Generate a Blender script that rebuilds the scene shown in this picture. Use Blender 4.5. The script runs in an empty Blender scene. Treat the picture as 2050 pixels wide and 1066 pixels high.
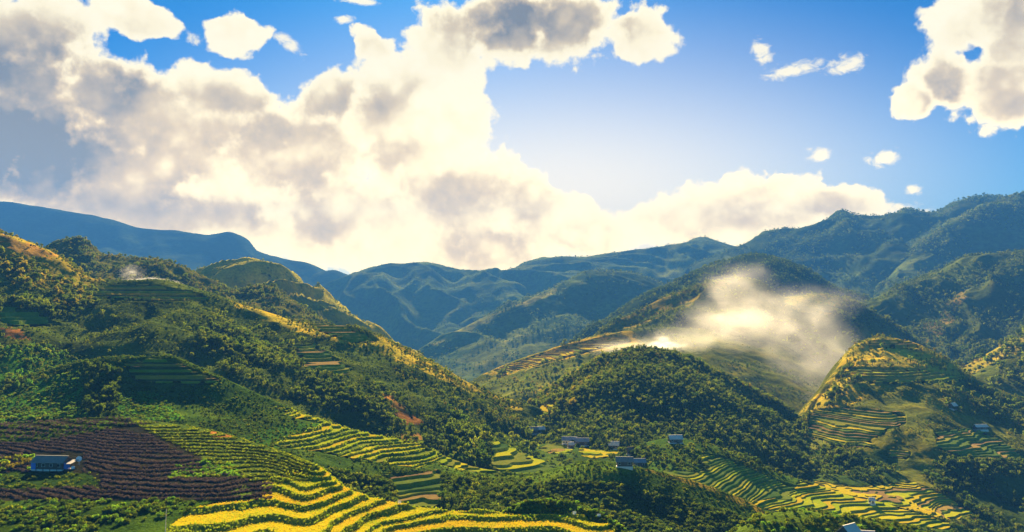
import bpy, math, random
import numpy as np
from mathutils import Vector
from mathutils.bvhtree import BVHTree

random.seed(7)
rng = np.random.default_rng(7)
R = math.radians
scene = bpy.context.scene
col = scene.collection

# ------------------------------------------------------------------ camera
FOC = 1609.0            # focal length in pixels of the 2050 px wide photograph
HORIZON = 620.0         # eye level in the photograph
PITCH = math.atan((HORIZON - 533.0) / FOC)
cam_d = bpy.data.cameras.new('camera')
cam = bpy.data.objects.new('camera', cam_d)
col.objects.link(cam)
cam_d.sensor_width = 36.0
cam_d.lens = 36.0 * FOC / 2050.0
cam_d.clip_start = 0.5
cam_d.clip_end = 60000.0
cam.location = (0, 0, 0)
cam.rotation_euler = (math.pi / 2 + PITCH, 0, 0)
scene.camera = cam

# ------------------------------------------------------------------ exposure / engine
vs = scene.view_settings
vs.view_transform = 'Standard'
vs.look = 'None'
vs.exposure = 2.5
vs.gamma = 1.0
vs.use_curve_mapping = False
scene.render.engine = 'CYCLES'
cy = scene.cycles
cy.use_denoising = True
cy.max_bounces = 6
cy.diffuse_bounces = 3
cy.glossy_bounces = 1
cy.transmission_bounces = 3
cy.volume_bounces = 1
cy.transparent_max_bounces = 8
cy.volume_max_steps = 96

# ------------------------------------------------------------------ sun
SUN_AZ = R(-5.0)       # to the left of the view axis, behind the hills
SUN_EL = R(28.0)
sun_dir = Vector((math.sin(SUN_AZ) * math.cos(SUN_EL), math.cos(SUN_AZ) * math.cos(SUN_EL), math.sin(SUN_EL)))
sd = bpy.data.lights.new('sun', 'SUN')
sd.energy = 5.0
sd.angle = R(0.5)
sd.color = (1.0, 0.80, 0.47)
sun = bpy.data.objects.new('sun', sd)
col.objects.link(sun)
sun.rotation_euler = (-sun_dir).to_track_quat('-Z', 'Y').to_euler()


# ------------------------------------------------------------------ survey helpers: photo pixel + distance -> point on the land
CP, SP = math.cos(PITCH), math.sin(PITCH)


def rays(px, py):
    px = np.asarray(px, float); py = np.asarray(py, float)
    x = (px - 1025.0) / FOC
    u = (533.0 - py) / FOC
    y = CP - u * SP
    z = SP + u * CP
    return np.stack([x / y, np.ones_like(x), z / y], -1)


def at(px, py, d):
    return rays(px, py) * np.asarray(d, float)[..., None]


def to_px(p):
    x, y, z = p[..., 0], p[..., 1], p[..., 2]
    f = y * CP + z * SP
    u = -y * SP + z * CP
    f = np.maximum(f, 1e-3)
    return 1025.0 + FOC * x / f, 533.0 - FOC * u / f


# ------------------------------------------------------------------ world: sky texture + procedural clouds
def azel(px, py):
    r = rays(px, py)
    return math.atan2(r[0], r[1]), math.asin(r[2] / math.sqrt(float(r @ r)))


class NT:
    def __init__(self, tree):
        self.t = tree

    def n(self, typ, **kw):
        nd = self.t.nodes.new(typ)
        for k, v in kw.items():
            setattr(nd, k, v)
        return nd

    def link(self, a, b):
        self.t.links.new(a, b)

    def put(self, sock, v):
        if hasattr(v, 'is_output'):
            self.link(v, sock)
        else:
            sock.default_value = v

    def m(self, op, a, b=None, c=None, clamp=False):
        nd = self.n('ShaderNodeMath', operation=op, use_clamp=clamp)
        self.put(nd.inputs[0], a)
        if b is not None: self.put(nd.inputs[1], b)
        if c is not None: self.put(nd.inputs[2], c)
        return nd.outputs[0]

    def vm(self, op, a, b=None):
        nd = self.n('ShaderNodeVectorMath', operation=op)
        self.put(nd.inputs[0], a)
        if b is not None: self.put(nd.inputs[1], b)
        return nd.outputs['Value' if op in ('LENGTH', 'DOT_PRODUCT', 'DISTANCE') else 'Vector']

    def noise(self, vec, scale, detail=4, rough=0.55, dist=0.0, dim='3D'):
        nd = self.n('ShaderNodeTexNoise', noise_dimensions=dim)
        if vec is not None: self.link(vec, nd.inputs['Vector'])
        nd.inputs['Scale'].default_value = scale
        nd.inputs['Detail'].default_value = detail
        nd.inputs['Roughness'].default_value = rough
        nd.inputs['Distortion'].default_value = dist
        return nd.outputs['Fac']

    def sstep(self, v, a, b, lo=0.0, hi=1.0):
        nd = self.n('ShaderNodeMapRange', interpolation_type='SMOOTHSTEP')
        self.put(nd.inputs[0], v)
        nd.inputs[1].default_value = a
        nd.inputs[2].default_value = b
        nd.inputs[3].default_value = lo
        nd.inputs[4].default_value = hi
        return nd.outputs[0]

    def mix(self, f, a, b, blend='MIX'):
        nd = self.n('ShaderNodeMix', data_type='RGBA', blend_type=blend)
        self.put(nd.inputs[0], f)
        for s, v in ((nd.inputs[6], a), (nd.inputs[7], b)):
            if not hasattr(v, 'is_output'):
                v = tuple(v) + (1.0,) if len(v) == 3 else v
            self.put(s, v)
        return nd.outputs[2]

    def ramp(self, f, stops):
        nd = self.n('ShaderNodeValToRGB')
        self.put(nd.inputs[0], f)
        e = nd.color_ramp.elements
        while len(e) > 1:
            e.remove(e[-1])
        e[0].position = stops[0][0]; e[0].color = tuple(stops[0][1]) + (1,)
        for p, c in stops[1:]:
            k = e.new(p); k.color = tuple(c) + (1,)
        return nd.outputs[0]


world = bpy.data.worlds.new('World')
scene.world = world
world.use_nodes = True
wt = NT(world.node_tree)
world.node_tree.nodes.clear()

# cloud masses: centre x, centre y, half width, half height (survey pixels), tilt in degrees
CLOUDS = [
    (50, 110, 150, 150, 0), (60, 300, 280, 190, 0), (250, 190, 150, 70, 10), (330, 300, 250, 150, 0), (440, 195, 130, 62, 0),
    (270, 30, 115, 42, 5), (465, 62, 85, 45, 5), (600, 310, 240, 150, 0), (640, 200, 110, 60, -10), (740, 95, 45, 42, 20),
    (820, 250, 210, 170, 0), (890, 110, 110, 120, 0), (1010, 50, 150, 85, 0), (1150, 55, 140, 80, 0), (1290, 65, 95, 68, 10),
    (930, 400, 200, 120, 0), (960, 500, 220, 90, 0), (1480, 455, 260, 60, 0), (700, 450, 230, 120, 0), (1070, 420, 105, 85, 0), (330, 430, 330, 90, 8), (1180, 470, 150, 70, 0),
    (1390, 430, 190, 75, -5), (1510, 390, 150, 58, 0), (1660, 410, 150, 48, 12), (1790, 425, 90, 22, 10),
    (1950, 35, 95, 70, 0), (1900, 150, 85, 70, -20), (2030, 170, 90, 85, 0), (2040, 60, 60, 90, 0), (1985, 255, 20, 18, 0), (1830, 190, 55, 40, 0),
    (1525, 105, 20, 34, -25), (1590, 140, 62, 17, -8), (1690, 130, 42, 19, -12), (1765, 315, 32, 22, 0), (1640, 308, 26, 20, 0), (1828, 378, 18, 11, 0),
    (575, 88, 40, 14, 30), (690, 42, 24, 10, 0), (715, 4, 46, 10, 0), (820, 95, 40, 26, -50),
]
CORES = [   # thick, shaded hearts of the clouds: ..., depth of shade
    (70, 250, 210, 170, 0, 1.1), (130, 370, 300, 70, 0, 0.75), (230, 260, 130, 80, 0, 0.72), (540, 265, 120, 90, 0, 0.62), (700, 205, 105, 50, 0, 0.55),
    (560, 360, 140, 70, 0, 0.50), (450, 440, 230, 50, 0, 0.55), (1030, 22, 150, 62, 0, 1.0), (1160, 40, 90, 45, 0, 0.8), (920, 400, 150, 70, 0, 0.42), (960, 480, 160, 60, 0, 0.40),
    (1905, 172, 50, 42, 0, 0.8), (2010, 190, 60, 60, 0, 0.6), (2040, 40, 40, 60, 0, 0.6), (1560, 430, 150, 25, 0, 0.35), (780, 345, 110, 40, 0, 0.36), (130, 130, 90, 50, 0, 0.7),
]
tc = wt.n('ShaderNodeTexCoord')
dirv = wt.vm('NORMALIZE', tc.outputs['Generated'])
sep = wt.n('ShaderNodeSeparateXYZ')
wt.link(dirv, sep.inputs[0])
dx, dy, dz = sep.outputs
az = wt.m('ARCTAN2', dx, dy)
el = wt.m('ARCSINE', dz)
# gentle turbulence bends the outlines
comb = wt.n('ShaderNodeCombineXYZ')
wt.link(az, comb.inputs[0]); wt.link(el, comb.inputs[1])
warp_n = wt.n('ShaderNodeTexNoise', noise_dimensions='3D')
wt.link(dirv, warp_n.inputs['Vector'])
warp_n.inputs['Scale'].default_value = 9.0
warp_n.inputs['Detail'].default_value = 5.0
warp_n.inputs['Roughness'].default_value = 0.6
warp = wt.vm('MULTIPLY', wt.vm('SUBTRACT', warp_n.outputs['Color'], (0.5, 0.5, 0.5)), (0.085, 0.07, 0.0))
q = wt.vm('ADD', comb.outputs[0], warp)


def blob_field(items, vec, k):
    acc = None
    for it in items:
        a0, e0 = azel(it[0], it[1])
        d = wt.vm('SUBTRACT', vec, (a0, e0, 0.0))
        if it[4]:
            vr = wt.n('ShaderNodeVectorRotate', rotation_type='Z_AXIS')
            wt.link(d, vr.inputs['Vector'])
            vr.inputs['Angle'].default_value = R(it[4])
            d = vr.outputs[0]
        ln = wt.vm('LENGTH', wt.vm('MULTIPLY', d, (FOC / it[2], FOC / it[3], 0.0)))
        acc = ln if acc is None else wt.m('SMOOTH_MIN', acc, ln, k)
    return wt.m('SUBTRACT', 1.0, acc)


BIG = [c for c in CLOUDS if c[3] >= 35]
WISP = [c for c in CLOUDS if c[3] < 35]
base = blob_field(BIG, q, 0.25)
wisp = blob_field(WISP, wt.vm('ADD', comb.outputs[0], wt.vm('MULTIPLY', warp, (0.35, 0.35, 0.0))), 0.1)
billow = wt.noise(dirv, 15.0, 5, 0.52)
puff_n = wt.n('ShaderNodeTexVoronoi', feature='SMOOTH_F1')
wt.link(wt.vm('ADD', dirv, wt.vm('MULTIPLY', warp, (0.5, 0.5, 0.5))), puff_n.inputs['Vector'])
puff_n.inputs['Scale'].default_value = 30.0
puff_n.inputs['Detail'].default_value = 2.0
puff_n.inputs['Roughness'].default_value = 0.5
puff_n.inputs['Smoothness'].default_value = 0.6
puff = puff_n.outputs['Distance']
fine = wt.noise(dirv, 60.0, 5, 0.6)
# the same kind of broken cloud goes on over the rest of the sky
wide = wt.noise(dirv, 2.2, 5, 0.6)
fwd = wt.m('ARCCOSINE', dy)
away = wt.sstep(fwd, 0.72, 1.05)
elsewhere = wt.m('MULTIPLY', wt.m('SUBTRACT', wide, 0.60), 6.0)
base2 = wt.m('ADD', wt.m('MULTIPLY', wt.m('MINIMUM', wt.m('MULTIPLY', base, 1.9), 1.3), wt.m('SUBTRACT', 1.0, away)), wt.m('MULTIPLY', elsewhere, away))
base2 = wt.m('MAXIMUM', base2, -1.5)
dens = wt.m('ADD', base2, wt.m('MULTIPLY', wt.m('SUBTRACT', billow, 0.5), 1.3))
dens = wt.m('ADD', dens, wt.m('MULTIPLY', wt.m('SUBTRACT', 0.42, puff), 0.6))
dens = wt.m('ADD', dens, wt.m('MULTIPLY', wt.m('SUBTRACT', fine, 0.5), 0.7))
alpha = wt.sstep(dens, -0.02, 0.30)
strand = wt.noise(wt.vm('MULTIPLY', comb.outputs[0], (1.0, 1.7, 1.0)), 55.0, 6, 0.62, 0.6)
wd = wt.m('ADD', wt.m('MINIMUM', wisp, 0.6), wt.m('MULTIPLY', wt.m('SUBTRACT', strand, 0.5), 2.2))
wisp_a = wt.m('MULTIPLY', wt.sstep(wd, 0.0, 0.75), wt.m('SUBTRACT', 1.0, away))
alpha = wt.m('MAXIMUM', alpha, wt.m('MULTIPLY', wisp_a, 0.92))

acc = None
for c in CORES:
    a0, e0 = azel(c[0], c[1])
    ln = wt.vm('LENGTH', wt.vm('MULTIPLY', wt.vm('SUBTRACT', q, (a0, e0, 0.0)), (FOC / (c[2] * 1.5), FOC / (c[3] * 1.5), 0.0)))
    v = wt.sstep(ln, 1.2, 0.0, 0.0, c[5] * 0.92)
    acc = v if acc is None else wt.m('MAXIMUM', acc, v)
core_in = wt.m('MULTIPLY', acc, wt.m('SUBTRACT', 1.0, away))
core_out = wt.m('MULTIPLY', wt.sstep(dens, 0.3, 1.4, 0.0, 0.7), away)
core = wt.m('ADD', core_in, core_out)
soft = wt.noise(wt.vm('ADD', dirv, (3.1, 0.4, 1.7)), 8.0, 5, 0.5)
core = wt.m('ADD', core, wt.m('MULTIPLY', wt.m('SUBTRACT', soft, 0.56), 0.6))
above = wt.noise(wt.vm('ADD', dirv, (0.0, 0.0, 0.035)), 15.0, 5, 0.52)     # cloud standing between this point and the sun
core = wt.m('ADD', core, wt.m('MULTIPLY', wt.m('SUBTRACT', above, billow), 1.0))
core = wt.m('ADD', core, wt.m('MULTIPLY', wt.m('SUBTRACT', puff, 0.40), 0.42))
core = wt.m('ADD', core, wt.m('MULTIPLY', wt.m('SUBTRACT', fine, 0.5), 0.12))
core = wt.m('MULTIPLY', core, wt.sstep(dens, 0.15, 1.1))
cloud_col = wt.ramp(core, [(0.0, (1.06, 0.93, 0.63)), (0.20, (1.0, 0.85, 0.53)), (0.46, (0.68, 0.53, 0.32)), (0.72, (0.46, 0.37, 0.26)), (1.0, (0.21, 0.20, 0.195))])

sky = wt.n('ShaderNodeTexSky', sky_type='NISHITA')
sky.sun_disc = False
sky.sun_elevation = SUN_EL
sky.sun_rotation = SUN_AZ
sky.altitude = 1200.0
sky.air_density = 1.0
sky.dust_density = 0.6
sky.ozone_density = 2.5
SKY_STRENGTH = 0.1
clear = wt.vm('MULTIPLY', sky.outputs[0], (0.045 * SKY_STRENGTH, 0.42 * SKY_STRENGTH, 0.78 * SKY_STRENGTH))
# thin milky veil low over the valley, densest under the sun
a0, e0 = azel(1090, 470)
veil_d = wt.vm('LENGTH', wt.vm('MULTIPLY', wt.vm('SUBTRACT', comb.outputs[0], (a0, e0, 0.0)), (1.0 / 0.55, 1.0 / 0.27, 0.0)))
veil = wt.sstep(veil_d, 1.25, 0.1)
clear = wt.mix(veil, clear, (0.88, 0.81, 0.73))
low = wt.sstep(el, 0.32, 0.03)
cloud_col = wt.vm('MULTIPLY', cloud_col, wt.mix(low, (1.0, 1.0, 1.0), (2.3, 1.98, 1.35)))
clear = wt.vm('MULTIPLY', clear, wt.mix(low, (1.0, 1.0, 1.0), (2.0, 1.75, 1.25)))
skycol = wt.mix(alpha, clear, cloud_col)
bg = wt.n('ShaderNodeBackground')
wt.link(skycol, bg.inputs[0])
bg.inputs[1].default_value = 0.25
wo = wt.n('ShaderNodeOutputWorld')
wt.link(bg.outputs[0], wo.inputs[0])
world.cycles.sampling_method = 'MANUAL'
world.cycles.sample_map_resolution = 512

# ------------------------------------------------------------------ numpy noise
_perm = rng.permutation(512).astype(np.int64)
_perm = np.concatenate([_perm, _perm, _perm])
_ga = rng.uniform(0, 2 * math.pi, 512)
_gx, _gy = np.cos(_ga), np.sin(_ga)


def perlin(x, y):
    xi = np.floor(x).astype(np.int64); yi = np.floor(y).astype(np.int64)
    xf = x - xi; yf = y - yi
    u = xf * xf * xf * (xf * (xf * 6 - 15) + 10); v = yf * yf * yf * (yf * (yf * 6 - 15) + 10)

    def g(ix, iy, fx, fy):
        h = _perm[(_perm[ix & 511] + iy) & 511]
        return _gx[h] * fx + _gy[h] * fy
    a = g(xi, yi, xf, yf); b = g(xi + 1, yi, xf - 1, yf)
    c = g(xi, yi + 1, xf, yf - 1); d = g(xi + 1, yi + 1, xf - 1, yf - 1)
    return (a + u * (b - a) + v * ((c + u * (d - c)) - (a + u * (b - a)))) * 1.5


def fbm(x, y, octs=4, gain=0.5):
    s = np.zeros_like(x, float); a = 1.0
    for o in range(octs):
        s += a * perlin(x * 2 ** o + 17.3 * o, y * 2 ** o - 9.1 * o)
        a *= gain
    return s


def ridged(x, y, octs=3):
    s = np.zeros_like(x, float); a = 1.0
    for o in range(octs):
        s += a * (0.5 - np.abs(perlin(x * 2 ** o + 5.7 * o, y * 2 ** o + 3.3 * o)) * 1.6)
        a *= 0.5
    return s


def pchip(xk, yk, x):
    xk = np.asarray(xk, float); yk = np.asarray(yk, float)
    h = np.diff(xk); dl = np.diff(yk) / h
    m = np.zeros_like(yk)
    if len(xk) > 2:
        w1 = 2 * h[1:] + h[:-1]; w2 = h[1:] + 2 * h[:-1]
        ok = dl[:-1] * dl[1:] > 0
        with np.errstate(divide='ignore', invalid='ignore'):
            hm = (w1 + w2) / (w1 / dl[:-1] + w2 / dl[1:])
        m[1:-1] = np.where(ok, hm, 0.0)
    m[0] = dl[0]; m[-1] = dl[-1]
    i = np.clip(np.searchsorted(xk, x) - 1, 0, len(xk) - 2)
    t = (x - xk[i]) / h[i]
    return (yk[i] * (2 * t ** 3 - 3 * t ** 2 + 1) + h[i] * m[i] * (t ** 3 - 2 * t ** 2 + t)
            + yk[i + 1] * (-2 * t ** 3 + 3 * t ** 2) + h[i] * m[i + 1] * (t ** 3 - t ** 2))


def smooth(a, b, x):
    t = np.clip((x - a) / (b - a), 0, 1)
    return t * t * (3 - 2 * t)


def in_poly(poly, px, py):
    poly = np.asarray(poly, float)
    ins = np.zeros(px.shape, bool)
    j = len(poly) - 1
    for i in range(len(poly)):
        xi, yi = poly[i]; xj, yj = poly[j]
        if yi != yj:
            c = ((yi > py) != (yj > py)) & (px < (xj - xi) * (py - yi) / (yj - yi) + xi)
            ins ^= c
        j = i
    return ins


# ------------------------------------------------------------------ naming helpers
def tag(o, label=None, cat=None, group=None, kind=None):
    if label: o['label'] = label
    if cat: o['category'] = cat
    if group: o['group'] = group
    if kind: o['kind'] = kind
    return o


def mesh_from(name, verts, faces_idx, nper, mats, smooth_sh=True, colors=None, matidx=None):
    me = bpy.data.meshes.new(name)
    nv, nf = len(verts), len(faces_idx)
    me.vertices.add(nv)
    me.vertices.foreach_set('co', np.ascontiguousarray(verts, np.float32).ravel())
    me.loops.add(nf * nper)
    me.loops.foreach_set('vertex_index', np.ascontiguousarray(faces_idx, np.int32).ravel())
    me.polygons.add(nf)
    me.polygons.foreach_set('loop_start', np.arange(0, nf * nper, nper, dtype=np.int32))
    me.polygons.foreach_set('loop_total', np.full(nf, nper, np.int32))
    me.polygons.foreach_set('use_smooth', np.full(nf, smooth_sh, bool))
    for m in mats: me.materials.append(m)
    if matidx is not None: me.polygons.foreach_set('material_index', np.asarray(matidx, np.int32))
    if colors is not None:
        ca = me.color_attributes.new('cover', 'FLOAT_COLOR', 'POINT')
        c4 = np.ones((nv, 4), np.float32); c4[:, :3] = colors
        ca.data.foreach_set('color', c4.ravel())
    me.update(calc_edges=True)
    return me


def link(name, me, parent=None):
    o = bpy.data.objects.new(name, me)
    col.objects.link(o)
    if parent is not None: o.parent = parent
    return o


# ------------------------------------------------------------------ materials
def new_mat(name):
    m = bpy.data.materials.new(name)
    m.use_nodes = True
    m.node_tree.nodes.clear()
    t = NT(m.node_tree)
    out = t.n('ShaderNodeOutputMaterial')
    return m, t, out


def ground_mat(name, bump=0.6, s1=0.35, s2=0.05, var=0.75):
    """Land cover colour, with sunlit tints painted in, from the survey attribute, broken up by grass-scale grain."""
    m, t, out = new_mat(name)
    at_ = t.n('ShaderNodeAttribute', attribute_name='cover')
    tc_ = t.n('ShaderNodeTexCoord')
    n1 = t.noise(tc_.outputs['Object'], s1, 5, 0.65)
    n2 = t.noise(tc_.outputs['Object'], s2, 4, 0.6)
    v = t.m('ADD', t.m('MULTIPLY', t.m('SUBTRACT', n1, 0.5), 2.2 * var), t.m('MULTIPLY', t.m('SUBTRACT', n2, 0.5), 1.6 * var))
    v = t.m('MAXIMUM', t.m('ADD', v, 1.0), 0.25)
    c = t.vm('SCALE', at_.outputs['Color'])
    sc = c.node
    t.link(v, sc.inputs['Scale'])
    warm = t.mix(t.sstep(n2, 0.45, 0.7), c, t.vm('MULTIPLY', c, (1.35, 1.08, 0.7)))
    b = t.n('ShaderNodeBsdfPrincipled')
    t.link(warm, b.inputs['Base Color'])
    b.inputs['Roughness'].default_value = 1.0
    b.inputs['Specular IOR Level'].default_value = 0.0
    bp = t.n('ShaderNodeBump')
    bp.inputs['Strength'].default_value = bump
    bp.inputs['Distance'].default_value = 1.2
    t.link(n1, bp.inputs['Height'])
    t.link(bp.outputs[0], b.inputs['Normal'])
    t.link(b.outputs[0], out.inputs[0])
    return m


def leaf_mat(name, c1, c2, trans=0.55, vary=0.6):
    m, t, out = new_mat(name)
    oi = t.n('ShaderNodeObjectInfo')
    geo = t.n('ShaderNodeNewGeometry')
    r = t.m('FRACT', t.m('ADD', oi.outputs['Random'], t.m('MULTIPLY', geo.outputs['Random Per Island'], 0.35)))
    c = t.mix(r, c1, c2)
    k = t.m('ADD', 1.0 - vary * 0.5, t.m('MULTIPLY', oi.outputs['Random'], vary))
    sc = t.vm('SCALE', c)
    t.link(k, sc.node.inputs['Scale'])
    d = t.n('ShaderNodeBsdfDiffuse'); t.link(sc, d.inputs[0])
    tr = t.n('ShaderNodeBsdfTranslucent'); t.link(t.vm('MULTIPLY', sc, (2.1, 1.75, 0.42)), tr.inputs[0])
    mx = t.n('ShaderNodeMixShader'); mx.inputs[0].default_value = trans
    t.link(d.outputs[0], mx.inputs[1]); t.link(tr.outputs[0], mx.inputs[2])
    t.link(mx.outputs[0], out.inputs[0])
    return m


def crop_mat(name, c1, c2, scale=0.5, bump=0.5, trans=0.15):
    """Standing rice or grass seen from afar: fine upright grain, patchy ripening."""
    m, t, out = new_mat(name)
    tc_ = t.n('ShaderNodeTexCoord')
    oi = t.n('ShaderNodeObjectInfo')
    n1 = t.noise(tc_.outputs['Object'], scale, 6, 0.7)
    n2 = t.noise(tc_.outputs['Object'], scale * 0.09, 3, 0.5)
    f = t.m('ADD', t.m('MULTIPLY', t.m('SUBTRACT', n1, 0.5), 1.0), t.m('MULTIPLY', t.m('SUBTRACT', n2, 0.5), 2.8))
    f = t.m('ADD', f, t.m('ADD', 0.2, t.m('MULTIPLY', oi.outputs['Random'], 0.6)), clamp=True)
    c = t.mix(f, c1, c2)
    v = t.m('ADD', 0.72, t.m('MULTIPLY', n1, 0.56))
    sc = t.vm('SCALE', c); t.link(v, sc.node.inputs['Scale'])
    d = t.n('ShaderNodeBsdfDiffuse'); t.link(sc, d.inputs[0])
    d.inputs['Roughness'].default_value = 0.6
    bp = t.n('ShaderNodeBump'); bp.inputs['Strength'].default_value = bump; bp.inputs['Distance'].default_value = 0.5
    t.link(n1, bp.inputs['Height']); t.link(bp.outputs[0], d.inputs['Normal'])
    t.link(d.outputs[0], out.inputs[0])
    return m


def plain_mat(name, c, rough=0.7, metal=0.0, var=0.25, scale=1.5):
    m, t, out = new_mat(name)
    tc_ = t.n('ShaderNodeTexCoord')
    n1 = t.noise(tc_.outputs['Object'], scale, 5, 0.65)
    v = t.m('ADD', 1.0 - var, t.m('MULTIPLY', n1, var * 2))
    sc = t.vm('SCALE', tuple(c)); t.link(v, sc.node.inputs['Scale'])
    b = t.n('ShaderNodeBsdfPrincipled')
    t.link(sc, b.inputs['Base Color'])
    b.inputs['Roughness'].default_value = rough
    b.inputs['Metallic'].default_value = metal
    t.link(b.outputs[0], out.inputs[0])
    return m


M = {
    'land': ground_mat('hillside_grass', 0.7, 0.30, 0.035),
    'near_land': ground_mat('near_grass', 0.8, 0.9, 0.06),
    'far_land': ground_mat('mountain_cover', 0.8, 0.06, 0.008, 1.15),
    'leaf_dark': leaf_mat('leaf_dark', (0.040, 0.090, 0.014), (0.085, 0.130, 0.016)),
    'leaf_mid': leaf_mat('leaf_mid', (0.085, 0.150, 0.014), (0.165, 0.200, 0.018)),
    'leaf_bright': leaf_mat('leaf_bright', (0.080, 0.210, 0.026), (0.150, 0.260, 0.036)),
    'leaf_gold': leaf_mat('leaf_gold', (0.150, 0.160, 0.018), (0.220, 0.200, 0.020)),  # gold tint puts sunlight into the foliage colour on lit hills
    'leaf_purple': leaf_mat('leaf_purple', (0.055, 0.047, 0.085), (0.100, 0.082, 0.140), 0.25),
    'rice_leaf': leaf_mat('rice_leaf', (0.52, 0.46, 0.010), (0.68, 0.54, 0.014), 0.25, 0.25),
    'rice_leaf_green': leaf_mat('rice_leaf_green', (0.16, 0.24, 0.012), (0.40, 0.36, 0.014), 0.4, 0.4),
    'grass_leaf': leaf_mat('grass_leaf', (0.12, 0.22, 0.014), (0.22, 0.27, 0.018), 0.45, 0.5),
    'bark': plain_mat('bark', (0.09, 0.065, 0.045), 0.9),
    'rice_gold': crop_mat('rice_gold', (0.60, 0.40, 0.012), (0.68, 0.50, 0.016)),
    'rice_yellow': crop_mat('rice_yellow', (0.36, 0.42, 0.010), (0.68, 0.54, 0.012)),
    'rice_green': crop_mat('rice_green', (0.16, 0.21, 0.025), (0.34, 0.30, 0.028)),
    'rice_young': crop_mat('rice_young', (0.07, 0.13, 0.022), (0.14, 0.19, 0.028)),
    'rice_stubble': crop_mat('rice_stubble', (0.30, 0.18, 0.070), (0.42, 0.27, 0.06)),
    'bank': crop_mat('bank_grass', (0.10, 0.18, 0.014), (0.20, 0.24, 0.020), 1.2, 0.9),
    'bank_dark': crop_mat('bank_dark_grass', (0.035, 0.060, 0.014), (0.070, 0.085, 0.022), 1.2, 0.9),
    'bank_dry': crop_mat('bank_dry_grass', (0.20, 0.17, 0.018), (0.32, 0.23, 0.024), 1.2, 0.9),
}

# ------------------------------------------------------------------ the land: lofted hills
HILLS = []
RICE = []
GRASS = (0.070, 0.095, 0.020)
OLIVE = (0.120, 0.115, 0.030)
DEEP = (0.035, 0.055, 0.020)
GREEN = (0.060, 0.110, 0.024)
GOLD = (0.300, 0.210, 0.035)
SOIL = (0.300, 0.125, 0.060)
PURPLE = (0.022, 0.022, 0.030)  # soil between the crop rows, darkened to carry cloud shadow
FAR = (0.060, 0.085, 0.035)


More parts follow.
